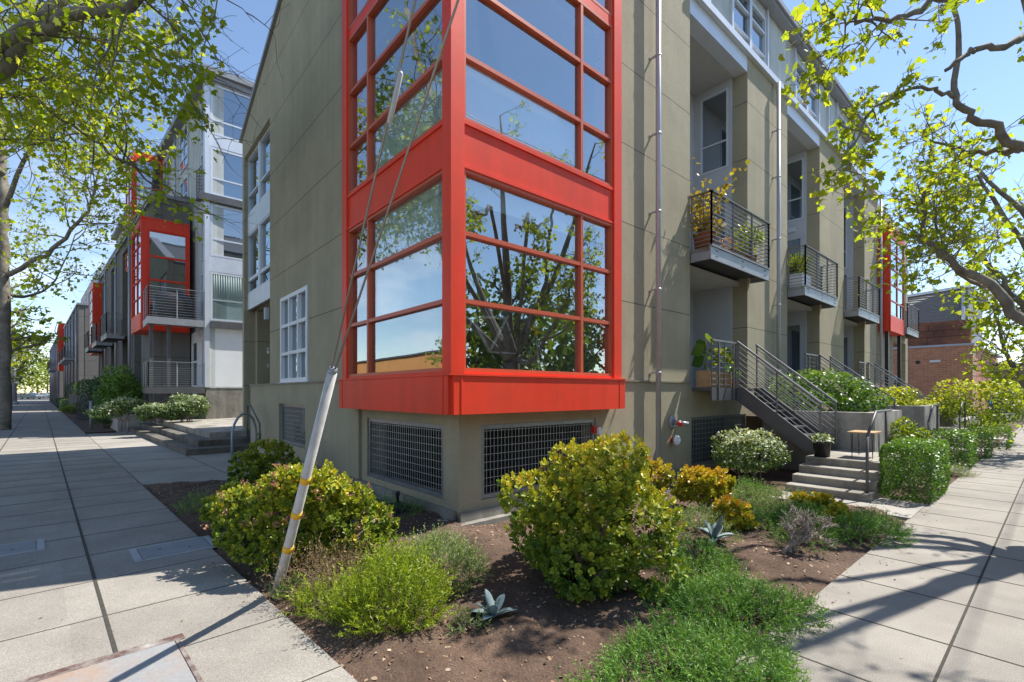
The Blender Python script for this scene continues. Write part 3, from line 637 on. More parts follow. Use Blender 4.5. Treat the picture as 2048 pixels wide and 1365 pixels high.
# blinds inside the bay
m = MB(); m.box(BR, 0.25, 2.30, -0.16, -0.153, 4.9, 5.66); m.build('roller_blind', BLIND, cb)
m = MB(); m.box(BR, 0.25, 2.30, -0.18, -0.173, 3.98, 4.29); m.build('roller_blind', BLIND, cb)
m = MB(); m.box(BL, 0.25, 2.30, -0.16, -0.153, 4.9, 5.66); m.build('roller_blind', CURT, cb)
m = MB(); m.box(BL, 0.25, 2.30, -0.18, -0.173, 2.78, 4.12); m.box(BL, 0.25, 2.3, -0.2, -0.14, 4.12, 4.29); m.build('roller_blind', CURT, cb)
# mesh grilles of the ventilated base ----------------------------------
def grille(F, s0, s1, z0, z1, parent, pitch=0.102, n=-0.02, fr=0.055):
    m = MB()
    m.box(F, s0, s0+fr, n-0.06, n, z0, z1); m.box(F, s1-fr, s1, n-0.06, n, z0, z1); m.box(F, s0+fr, s1-fr, n-0.06, n-0.002, z0, z0+fr); m.box(F, s0+fr, s1-fr, n-0.06, n-0.002, z1-fr, z1)
    o = m.build('vent_grille', GALV, parent)
    w_ = MB(); k = 1
    while s0+fr+k*pitch*0.62 < s1-fr: x = s0+fr+k*pitch*0.62; w_.bar(F.p(x, n-0.03, z0+fr), F.p(x, n-0.03, z1-fr), 0.006, 0.006); k += 1
    k = 1
    while z0+fr+k*pitch < z1-fr: z = z0+fr+k*pitch; w_.bar(F.p(s0+fr, n-0.024, z), F.p(s1-fr, n-0.024, z), 0.006, 0.006); k += 1
    w_.build('wire_mesh', WIRE, o)
    return o
grille(FR, 0.36, 2.66, 0.275, 1.225, cb); grille(FL, 0.36, 2.66, 0.275, 1.225, cb); grille(FL, 5.67, 7.63, 0.455, 1.375, cb, pitch=0.1)
for a, b in REC: grille(FR, a+0.06, b-0.11, 0.125, 1.135, cb)
# dark crawl space behind the grilles
m = MB(); m.wall(FR, [0.2, 20], [-0.2, 1.5], [], -2.4, -2.3); m.wall(FL, [0.3, 8.4], [-0.2, 1.5], [], -2.2, -2.1); 
m.prism([FR.p(0.3, -0.3, -0.1), FR.p(20, -0.3, -0.1), FR.p(20, -6, -0.1), FL.p(8.4, -6, -0.1), FL.p(8.4, -0.3, -0.1)], [FR.p(0.3, -0.3, -0.02), FR.p(20, -0.3, -0.02), FR.p(20, -6, -0.02), FL.p(8.4, -6, -0.02), FL.p(8.4, -0.3, -0.02)])
m.build('crawl_space', pmat('crawl_dark', (0.03, 0.028, 0.025), 0.95), cb)
# left facade: white gridded window, end window stack, porch
window(FL, 5.625, 7.615, 0.03, 1.885, 3.915, cols=(6.29, 6.95), rows=(2.56, 3.22), fw=0.09, dep=0.12, mull=0.075, frame=WHITE, gl=GLASSD, parent=cb)
m = MB(); m.box(FL, 5.56, 7.68, 0.0, 0.08, 1.873, 1.884) ; m.build('window_sill', WHITE, cb)
sg = [(8.66, 10.08), (10.24, 11.57)]
for i, (a, b) in enumerate(sg):
    window(FL, a, b, -0.10, 7.05, 8.77, rows=(7.62,), fw=0.06, dep=0.1, parent=cb, frame=ALU)
    window(FL, a, b, -0.10, 5.05, 6.44, fw=0.05, dep=0.1, parent=cb, frame=ALU)
    window(FL, a, b, -0.10, 4.64, 5.048, fw=0.04, dep=0.1, parent=cb, frame=ALU, gl=GLASSS)
m = MB(); m.box(FL, 8.66, 11.57, -0.16, -0.09, 4.16, 4.638); m.box(FL, 8.66, 11.57, -0.16, -0.09, 6.442, 7.048); m.box(FL, 10.082, 10.238, -0.16, -0.085, 4.638, 6.442); m.box(FL, 10.082, 10.238, -0.16, -0.085, 7.048, 8.775)
build_each(m, 'spandrel_panel', ALU, cb)
m = MB(); m.box(FL, 11.3, 11.8, -0.4, -0.0, -0.2, 0.52); m.build('fin_footing', GALV, cb)
window(FL, 9.4, 10.6, -1.58, 0.6, 2.9, fw=0.07, dep=0.05, parent=cb, name='door', frame=STEEL)
# house letter and number beside the porch
def text(body, size, F, s, n, z, mat, parent, name='lettering', ext=0.006):
    cu = bpy.data.curves.new(name, 'FONT'); cu.body = body; cu.size = size; cu.extrude = ext; cu.align_x = 'CENTER'
    tmp = bpy.data.objects.new('tmp_text', cu); COL.objects.link(tmp); dg = bpy.context.evaluated_depsgraph_get()
    me = bpy.data.meshes.new_from_object(tmp.evaluated_get(dg)); bpy.data.objects.remove(tmp, do_unlink=True)
    nrm = Vector((F.n[0], F.n[1], 0)); up = Vector((0, 0, 1)); xr = up.cross(nrm)
    M = Matrix((xr, up, nrm)).transposed().to_4x4()
    off = wloc(parent) if parent else Vector((0, 0, 0))
    M.translation = F.v(s, n, z)-off
    me.transform(M); me.materials.clear(); me.materials.append(mat)
    o = bpy.data.objects.new(name, me); COL.objects.link(o); o.parent = parent; return o
text('G', 0.22, FL, 8.80, 0.008, 2.66, ALU, cb, 'letter_sign'); text('11', 0.13, FL, 8.80, 0.008, 2.30, ALU, cb, 'letter_sign')
m = MB(); m.box(FL, 8.72, 8.88, 0.0, 0.09, 3.55, 3.85); m.build('wall_lamp', GREYP, cb)
# projecting balconies ---------------------------------------------------
def railing(path, z0, h, bars=10, mat=STEEL, post_every=0.75, r=0.011, postw=0.035, toprail=(0.07, 0.02), skip_last=False, z1=None, posts=True):
    """horizontal bar railing along a polyline of (x, y) points; z may ramp from z0 to z1 along each leg"""
    m = MB()
    for a, b in zip(path[:-1], path[1:]):
        a = Vector(a); b = Vector(b); L = (b-a).length; d = (b-a)/L
        n = max(1, round((Vector((d.x, d.y, 0))).length*L/post_every))
        for k in range(n+1):
            p = a+(b-a)*k/n; m.bar(p+Vector((0, 0, 0)), p+Vector((0, 0, h)), postw*0.5, postw)
        for k in range(bars):
            z = h*(k+0.6)/(bars+0.2); m.bar(a+Vector((0, 0, z)), b+Vector((0, 0, z)), r, r)
        e = d*toprail[0]*0.5
        m.bar(a+Vector((0, 0, h+toprail[1]/2))-e, b+Vector((0, 0, h+toprail[1]/2))+e, toprail[0], toprail[1])
    return m
def balcony(F, s0, s1, n1, zf, parent, nb=-1.3, left=True, right=True):
    m = MB(); m.box(F, s0, s1, nb, n1-0.03, zf-0.09, zf)
    o = m.build('balcony', STEPC, parent)
    m = MB()
    m.box(F, s0-0.02, s1+0.02, n1-0.03, n1, zf-0.25, zf-0.0); m.box(F, s0-0.02, s0+0.02, nb+1.31, n1-0.031, zf-0.25, zf-0.091); m.box(F, s1-0.02, s1+0.02, nb+1.31, n1-0.031, zf-0.25, zf-0.091)
    m.box(F, s0-0.03, s1+0.03, n1-0.0299, n1+0.03, zf-0.0, zf+0.02)
    m.build('edge_channel', STEELL, o)
    m = MB()
    for q in (0.08, 0.5, 0.92):
        for ds in (-0.035, 0.035):
            for dz in (-0.17, -0.06): s = s0+(s1-s0)*q+ds; m.tube([F.p(s, n1, zf+dz), F.p(s, n1+0.012, zf+dz)], 0.011, 6)
    build_each(m, 'bolt', BLACKP, o)
    m = MB(); k = 0
    x = s0+0.05
    while x < s1-0.03: m.box(F, x, x+0.035, nb+0.15, n1-0.05, zf-0.125, zf-0.0901); x += 0.075
    m.build('deck_rib', STEEL, o)
    pts = []
    if left: pts.append(F.p(s0, 0.02, zf))
    pts += [F.p(s0, n1, zf), F.p(s1, n1, zf)]
    if right: pts.append(F.p(s1, 0.02, zf))
    railing(pts, zf, 1.06, bars=12, r=0.015, postw=0.045, post_every=1.0).build('railing', RAIL, o)
    return o
for k, (a, b) in enumerate(REC): balcony(FR, a+0.03, b+0.12, 0.43, 4.50, cb)
# projecting red bay further down the street
b2 = MB(); F = FR.sub(21.05, 0.0); pw = 0.42
b2.box(F, 0, 2.64, -0.3, 0.0, 4.15, 8.35); b2.box(F, 0.0, 0.05, 0.0, pw-0.02, 4.15, 8.3); b2.box(F, 2.59, 2.64, 0.0, pw-0.02, 4.15, 8.3)
b2.box(F, 0.0, 2.64, pw-0.06, pw, 4.15, 4.75); b2.box(F, 0.0, 2.64, pw-0.06, pw, 8.05, 8.35); b2.box(F, 0.05, 2.59, 0, pw-0.06, 4.15, 4.2); b2.box(F, 0.0, 2.64, 0, pw-0.0, 8.351, 8.42)
bo2 = b2.build('bay_window', REDP, cb)
window(F, 0.001, 2.639, pw-0.002, 4.751, 8.049, cols=(1.32,), rows=(5.41, 6.07, 6.73, 7.39), fw=0.06, dep=0.05, frame=REDW, gl=GLASSD, parent=bo2, name='window_frame')
m = MB(); m.wall(FR, [21.1, 27.0], [-0.2, 9.4], [(23.8, 26.5, 0.5, 4.0), (23.8, 26.5, 4.4, 7.6)], -0.3, 0.0)
m.build('rear_wall', OLIVE, cb)
m = MB(); m.box(FR, 23.8, 26.5, -1.6, -1.5, 0.4, 8); m.build('recess_wall', GREYP, cb)
balcony(FR, 23.8, 26.4, 0.5, 4.5, cb)
m = MB()
for s in (21.15, 23.5): m.box(FR, s, s+0.12, 0.2, 0.32, 0.3, 4.15)
build_each(m, 'bay_post', BLACKP, cb)
# ------------------------------------------------------------------ entrance court: landing, steps, rails
LZ = 0.48
def sl(x, y): return ((x-SL.o[0])*SL.d[0]+(y-SL.o[1])*SL.d[1], (x-SL.o[0])*SL.n[0]+(y-SL.o[1])*SL.n[1])
cx, cyy = at(419, 866, LZ)                # near corner of the landing
ls, ln = sl(cx, cyy)
far_s = ls+10.2
lp = [SL.p(ls, ln, 0), SL.p(far_s, ln, 0), SL.p(far_s+0.6, -9.5, 0), SL.p(ls, -9.5, 0)]
zt = [LZ, LZ+0.06, 0.74, 0.60]
g = MB(); g.prism([(p[0], p[1], -0.2) for p in lp], [(p[0], p[1], z) for p, z in zip(lp, zt)])
struct(g, 'courtyard_paving', STEPC)
st = thing('concrete_steps', 'weathered concrete corner steps leading up to the entrance court beside the olive building', 'steps', SL.p(ls, ln, 0))
tr = 0.40
m = MB()
for k in (1, 2):
    z = LZ*(3-k)/3
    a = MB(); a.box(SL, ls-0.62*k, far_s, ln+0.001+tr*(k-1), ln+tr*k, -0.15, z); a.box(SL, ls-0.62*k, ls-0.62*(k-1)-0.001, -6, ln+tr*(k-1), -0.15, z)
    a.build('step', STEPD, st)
# planter wall at the far end of the steps, with its low return
pw_ = thing('planter_wall', 'low pale concrete planter wall at the far end of the court steps', 'wall', SL.p(far_s, ln, 0))
m = MB(); m.box(SL, far_s+0.0, far_s+0.22, ln-4.0, ln+1.15, -0.15, 0.70); m.box(SL, far_s+0.221, far_s+3.5, ln+0.93, ln+1.15, -0.15, 0.70); m.build('wall', pmat('pale_concrete', (0.40, 0.375, 0.33), 0.9, var=0.15, scale=2, bump=0.2), pw_)
g = MB(); g.box(SL, far_s+0.221, far_s+3.5, ln-4, ln+0.929, -0.1, 0.62); g.build('planter_soil', SOIL, pw_)
def handrail(name, label, pts, feet, r=0.02, mat=STEELL, group=None):
    o = thing(name, label, 'handrail', feet[0][0], group)
    m = MB(); m.tube(pts, r, 8); m.build('rail', mat, o)
    for a, b in feet: q = MB(); q.tube([a, b], r, 8); q.build('post', mat, o)
    return o
def rail_at(off, lab):
    n0 = ln+0.4*2+0.25; f = SL.sub(far_s-off, 0)
    a = f.p(0, n0, 0); a1 = f.p(0, n0, 0.86); b1 = f.p(0, n0-0.45, 0.88); c1 = f.p(0, ln-0.15, 1.36); d1 = f.p(0, ln-0.9, 1.38); d0 = f.p(0, ln-0.9, 0.5)
    handrail('handrail', lab, [a1, b1, c1, d1], [(a, a1), (d0, d1)], group='handrails of the court steps')
rail_at(0.25, 'grey pipe handrail of the court steps, nearest the planter wall')
rail_at(2.2, 'grey pipe handrail of the court steps, standing free in front of the other one')
# small rail at the near side of the landing and the bike rack
f = FL
handrail('handrail', 'dark pipe handrail with a looped end beside the small basement grille', [f.p(9.6, 0.32, 1.30), f.p(9.3, 0.32, 1.32), f.p(8.3, 0.32, 0.86), f.p(8.3, 0.32, 0.55)], [(f.p(9.6, 0.32, 0.4), f.p(9.6, 0.32, 1.32)), (f.p(8.3, 0.32, 0.3), f.p(8.3, 0.32, 0.86))], mat=STEEL)
bx, by = at(464, 930); ex, ey = at(512, 914)
br = MB(); P0 = Vector((bx, by, 0)); P1 = Vector((ex, ey, 0)); pts = [P0, P0+Vector((0, 0, 0.62))]
mid = (P0+P1)/2; rr = (P1-P0).length/2; dd = (P1-P0).normalized()
for k in range(1, 10): t = math.pi*k/10; pts.append(mid-dd*rr*math.cos(t)+Vector((0, 0, 0.62+rr*0.75*math.sin(t))))
pts += [P1+Vector((0, 0, 0.62)), P1]
br.tube(pts, 0.027, 10)
for p in (P0, P1): br.tube([p+Vector((0, 0, 0.002)), p+Vector((0, 0, 0.012))], 0.06, 12)
tag(br.build('bike_rack', pmat('blue_grey_galv', (0.30, 0.35, 0.42), 0.45, var=0.1, metal=0.4), None, (bx, by, 0)), 'inverted U shaped galvanised bike rack in front of the court steps', 'bike rack')
# ------------------------------------------------------------------ grey and white building across the court
HX = 21.0
B0 = ((307-1024)/FPX*HX, HX)
ST2 = -45.0
FB = Frame(B0[0], B0[1], ST2, -1)         # street facade of the left row
FBE = Frame(B0[0], B0[1], RAZ, 1)         # its end wall
a_ = FBE.p(1.33, 0, 0)
C0 = (a_[0]-2.78*FB.d[0], a_[1]-2.78*FB.d[1])
FC = Frame(C0[0], C0[1], RAZ, 1)          # court facade of the tall part
FCL = Frame(C0[0], C0[1], ST2, -1)        # street side of the tall part
gb = thing('apartment_building', 'grey and white apartment building with a red glazed bay across the entrance court', 'apartment building', (C0[0], C0[1], 0.6))
KZ = 19.9/FPX
def zc(y): return EYE+(HZ-y)*KZ
m = MB()
m.box(FC, 0.0, 12, -6, 0.0, 0.3, zc(775)); m.build('plinth', BASEC, gb)
m = MB(); m.box(FC, 0.13, 12, -6, -0.02, zc(775), zc(655)); m.build('lower_wall', WHITE, gb)
m = MB(); m.box(FC, 0.13, 12, -6, -0.06, zc(655), 14.7)
m.box(FCL, -0.0, 30, -4.0, -0.12, 1.0, 14.55); m.build('wall', PANEL, gb)
m = MB(); m.poly(FCL, [(-0.2, 14.55), (30, 14.55), (30, 14.8), (-0.2, 14.8)], -6, 0.25); m.poly(FC, [(-0.2, 14.75), (12, 14.9), (12, 15.05), (-0.2, 15.0)], -6.2, 0.3); m.build('roof', FASC, gb)
m = MB(); m.box(FC, -0.05, 0.13, -0.2, 0.05, zc(775), 14.6); m.box(FCL, 0.21, 0.40, -0.119, 0.02, 4.5, 14.5); m.build('corner_column', ALU, gb)
m = MB()
for y0, y1, n in ((655, 643, 0.16), (402, 388, 0.16)): m.box(FC, -0.25 if y0 == 402 else 0.131, 12, -0.059, n, zc(y0), zc(y1))
build_each(m, 'floor_beam', STEEL, gb)
m = MB()
for y0, y1 in ((541, 511), (288, 265), (160, 142)): m.box(FC, 0.131, 12, -0.059, -0.005, zc(y0), zc(y1))
build_each(m, 'spandrel_panel', ALU, gb)
for i, (yb, ym, yt) in enumerate(((640, 598, 542), (510, 475, 405), (386, 352, 290), (264, 234, 162))):
    for j in range(3):
        window(FC, 0.16+2.0*j, 2.12+2.0*j, 0.0, zc(yb), zc(yt), rows=(zc(ym),), fw=0.08, dep=0.055, frame=ALU, gl=GLASSD if i != 0 else None, parent=gb)
m = MB(); m.box(FC, 0.25, 5.9, -0.055, -0.045, zc(638), zc(544))
# folds of the curtain
for k in range(24): m.tube([FC.p(0.3+0.09*k, -0.04, zc(597)), FC.p(0.3+0.09*k, -0.04, zc(545))], 0.03, 5)
m.build('curtain', CURT, gb)
for j in range(3):
    gmb = MB(); gmb.box(FC, 0.24+2*j, 2.04+2*j, -0.008, -0.004, zc(638), zc(545)); gmb.build('pane', glass('court_glass%d' % j, 0.1, (0.8, 0.85, 0.85), True), gb)
m = MB(); m.box(FC, 0.131, 2.2, -0.001, 0.02, zc(775)-0.03, zc(775)+0.03); m.build('drip_ledge', PANEL, gb)
# street side windows of the tall part
for k in range(5):
    t = 3.6+4.1*k
    for z0, z1 in ((9.9, 11.8), (12.3, 14.2)):
        window(FCL, t, t+1.7, -0.06, z0, z1, cols=(t+0.85,), rows=(z0+0.5, z0+1.1), fw=0.07, dep=0.055, frame=ALU, parent=gb)
for z0, z1 in ((4.8, 6.7), (7.3, 9.3), (9.9, 11.8), (12.3, 14.2)):
    window(FCL, 0.5, 1.15, -0.06, z0, z1, rows=(z0+0.7,), fw=0.06, dep=0.055, frame=ALU, parent=gb)
for k in range(4):
    drainpipe(FCL, 5.9+6*k, 9.8, 14.5, n=0.0, r=0.05, parent=gb, brk=(11, 13))
m = MB(); m.box(FCL, 9.8, 12.2, -0.1, 1.2, 8.5, 14.7)
rb = m.build('upper_bay', REDP, gb)
for F, s0, s1, n in ((Frame(*FCL.p(9.8, -0.1, 0)[:2], RAZ, 1), -1.3, 0.0, 0.05), (FCL, 9.8, 12.2, 1.25)):
    pass
fe = Frame(*FCL.p(9.8, 1.2, 0)[:2], RAZ, 1)
window(fe, 0.1, 1.25, 0.05, 8.6, 11.0, rows=(9.4, 10.2), fw=0.07, dep=0.048, frame=REDP, parent=rb, name='window_frame'); window(fe, 0.1, 1.25, 0.05, 11.4, 14.3, rows=(12.1, 12.8, 13.6), fw=0.07, dep=0.048, frame=REDP, parent=rb, name='window_frame')
window(FCL, 9.9, 12.1, 1.25, 8.6, 14.3, cols=(11,), rows=(9.4, 10.2, 11.2, 12, 12.8, 13.6), fw=0.07, dep=0.048, frame=REDP, parent=rb, name='window_frame')
# the lower street block with its end gable
m = MB(); TB = 22.0
PH = [(0.0, 2.6), (3.0, 5.5), (7.0, 9.6), (11.6, 14.0), (15.6, 18.0), (19.6, 22)]
rec = [(3.2, 5.4), (7.2, 9.8), (12.6, 15.2), (18.2, 20.6)]
m.wall(FB, [0, TB], [0, 10.1], [(a, b, 1.6, 9.6) for a, b in rec], -0.3, 0.0)
m.wall(FBE, [0.31, 1.33], [0.3, 10.1], [], -0.3, 0.0)
m.poly(FBE, [(0.0, 10.1), (1.33, 10.1), (1.33, 10.5), (0.0, 10.18)], -0.3, 0)
m.wall(FB, [0.31, TB], [0, 10.1], [], -1.32, -1.2)
for a, b in rec:
    m.box(FB, a-0.1, a, -1.19, -0.31, 0, 10); m.box(FB, b, b+0.1, -1.19, -0.31, 0, 10)
m.build('street_wall', GREYD, gb)
m = MB(); m.box(FB, -0.15, TB+0.1, -1.25, 0.14, 10.19, 10.33); m.box(FB, -0.15, TB+0.1, 0.0, 0.10, 10.05, 10.189); m.build('eaves_fascia', FASC, gb)
for s in (6.1, 11.7, 17.4, 21.3): drainpipe(FB, s, 0.5, 10.0, n=0.12, r=0.06, parent=gb, brk=(2.5, 5, 7.5))
for a, b in rec:
    window(FB, a+0.3, b-0.3, -1.16, 4.6, 9.2, cols=((a+b)/2,), rows=(6.8,), fw=0.08, dep=0.05, frame=GREYP, parent=gb)
for a, b in rec[1:]: balcony(FB, a-0.1, b+0.1, 0.95, 4.75, gb, nb=-1.1)
# its red bay
K = FB.p(-0.5, 0.5, 0); kb = MB(); FK = Frame(K[0], K[1], RAZ, 1); FK2 = Frame(K[0], K[1], ST2, -1)
kb.box(FK, 0, 0.24, -0.24, 0, 4.38, 9.0); kb.box(FK, 1.62, 1.72, -0.4, 0, 4.38, 9.0); kb.box(FK, 0.24, 1.62, -0.3, 0, 8.55, 9.0); kb.box(FK, 0.24, 1.62, -0.4, 0, 4.38, 4.75); kb.box(FK, 0.0, 1.719, -0.5, -0.02, 4.30, 4.379); kb.box(FK, -0.02, 1.73, -0.5, 0.03, 9.0, 9.06)
kb.box(FK2, 0.241, 2.77, -0.3, -0.0, 8.75, 9.0); kb.box(FK2, 0.241, 2.77, -0.5, -0.0, 4.32, 5.0); kb.box(FK2, 2.67, 2.77, -0.5, 0, 5.0, 8.75)
kb.box(FK2, 0.25, 2.76, -1.4, -0.501, 4.33, 4.40)
ko = kb.build('bay_window', REDP, gb)
window(FK, 0.245, 1.615, -0.03, 4.755, 8.545, rows=(5.5, 6.45, 7.45), fw=0.05, dep=0.06, mull=0.09, frame=REDP, gl=GLASSD, parent=ko, name='window_frame')
window(FK2, 0.245, 2.665, -0.03, 5.005, 8.745, cols=(1.45,), rows=(5.75, 6.5, 7.25, 8.0), fw=0.05, dep=0.06, frame=REDP, gl=GLASSD, parent=ko, name='window_frame')
# balcony and porch in the notch
FN = Frame(*FC.p(-1.9, 0.02, 0)[:2], RAZ, 1)
def notch(z, zr, name):
    m = MB(); m.box(FN, 0, 1.85, -1.9, -0.03, z-0.1, z); o = m.build(name, STEPC, gb)
    m = MB(); m.box(FN, -0.03, 1.87, -0.03, 0.02, z-0.26, z+0.01); m.box(FN, -0.03, 0.02, -1.9, -0.031, z-0.26, z+0.01); m.build('edge_channel', STEEL if name == 'porch' else STEELL, o)
    railing([FN.p(0, -1.85, z), FN.p(0, 0, z), FN.p(1.83, 0, z)], z, zr, bars=11, post_every=0.95, mat=STEELL).build('railing', STEELL, o)
notch(4.58, 1.18, 'balcony'); notch(1.86, 0.98, 'porch')
for s in (0.05, 0.62):
    m = MB(); m.box(FN, s, s+0.11, -0.35, -0.24, 0.5, 4.32); m.build('balcony_post', STEEL, gb)
m = MB(); m.box(FCL, 0.22, 2.77, -0.11, -0.05, 1.8, 4.3); m.build('porch_wall', WHITE, gb)
window(FCL, 1.5, 2.4, -0.01, 1.88, 3.9, rows=(3.0,), fw=0.08, dep=0.038, frame=WHITE, parent=gb, name='door')
window(FCL, 0.42, 0.72, -0.01, 2.0, 3.9, fw=0.05, dep=0.038, frame=ALU, parent=gb)
l = MB(); l.box(FCL, 0.45, 0.7, -0.04, 0.1, 4.0, 4.25); l.build('wall_lamp', GREYP, gb)
m = MB()
for k in range(9): m.box(FCL, -0.05, 0.9, 0.15, 0.17, 9.85+0.13*k, 9.90+0.13*k)
for q in (-0.04, 0.4, 0.85): m.box(FCL, q, q+0.03, 0.13, 0.149, 9.8, 10.95)
m.box(FCL, -0.05, 0.9, 0.0, 0.2, 9.72, 9.79); m.build('juliet_railing', STEEL, gb)
# covered barbecue on the balcony
bq = thing('covered_grill', 'barbecue grill under a wrinkled black cover on the balcony across the court', 'grill', FN.p(0.85, -0.5, 4.58))
q = MB(); rows_ = 9; cols_ = 40
for i in range(rows_):
    z = 4.6+1.12*i/(rows_-1); wv = [1.0, 1.0, 0.98, 0.97, 0.97, 0.98, 0.93, 0.80, 0.45][i]
    for j in range(cols_):
        a = 2*math.pi*j/cols_; ca, sa = math.cos(a), math.sin(a)
        sqx = math.copysign(abs(ca)**0.45, ca); sqy = math.copysign(abs(sa)**0.45, sa)
        wr = 1+0.05*math.sin(a*11+i*1.3)*(1 if i < 7 else 0.4)+0.03*math.sin(a*17-i*2.1)
        q.V.append(FN.p(0.85+0.66*sqx*wv*wr, -0.52+0.33*sqy*wv*wr, z))
for i in range(rows_-1):
    for j in range(cols_): q.F.append((i*cols_+j, i*cols_+(j+1) % cols_, (i+1)*cols_+(j+1) % cols_, (i+1)*cols_+j)); q.S.append(True)
q.F.append(tuple((rows_-1)*cols_+j for j in range(cols_))); q.S.append(True)
q.build('cover', pmat('black_vinyl', (0.02, 0.02, 0.022), 0.32, spec=0.6), bq)
# further blocks of the row
def block(t0, L, inset, h, lab, bayh=True):
    o = FB.p(t0, 0, 0); F = FB.sub(t0, inset); E = Frame(F.o[0], F.o[1], RAZ, 1)
    b = thing('apartment_building', lab, 'apartment building', (F.o[0], F.o[1], 0))
    m = MB(); rc = [(2+5.0*k, 4.4+5.0*k) for k in range(int(L/5))]
    m.wall(F, [0, L], [-0.2, h], [(a, c, 1.6, h-0.5) for a, c in rc], -0.4, 0.0); m.wall(E, [0.41, 9], [-0.2, h], [], -0.3, 0); m.wall(F, [0.31, L], [-0.2, h], [], -1.5, -1.3)
    m.build('wall', GREYD, b)
    m = MB(); m.box(F, -0.1, L, -9, 0.15, h, h+0.18); m.build('roof', FASC, b)
    m = MB(); m.box(F, 1.5, L, -8, -1.6, h+0.181, h+4.2); u = m.build('upper_storey', PANEL, b)
    for k in range(int(L/5)): window(F, 2.0+5*k, 4.0+5*k, -1.54, h+0.8, h+3.4, cols=(3+5*k,), rows=(h+1.6,), fw=0.09, dep=0.055, frame=ALU, parent=b)
    for k in range(int(L/5)):
        drainpipe(F, 1.4+5*k, 0, h-0.1, n=0.12, r=0.06, parent=b)
        window(F, 2.2+5*k, 4.2+5*k, -1.26, 4.6, h-1, cols=(3.2+5*k,), rows=(6.5,), fw=0.09, dep=0.035, frame=GREYP, parent=b)
    for a, c in rc[:3]: balcony(F, a-0.1, c+0.1, 0.9, 4.9, b, nb=-1.2)
    return b, F
b2_, F2 = block(33.0, 26, 0.6, 9.6, 'grey row building beyond the court building, second along the left pavement')
b3_, F3 = block(62.0, 40, 0.9, 9.3, 'farthest grey row building at the end of the left pavement')
def far_bay(F, s, L, p, z0, z1, par):
    m = MB(); m.box(F, s, s+L, -0.05, p, z0, z1); o = m.build('bay_window', REDP, par)
    window(F, s+0.1, s+L-0.1, p+0.05, z0+0.7, z1-0.4, cols=(s+L/2,), rows=tuple(z0+0.7+(z1-z0-1.1)*k/5 for k in range(1, 5)), fw=0.07, dep=0.048, frame=REDW, parent=o, name='window_frame')
far_bay(FB, 20.8, 3.0, 0.5, 4.5, 9.7, gb); far_bay(F2, 24.5, 3.0, 0.55, 4.4, 10.4, b2_)
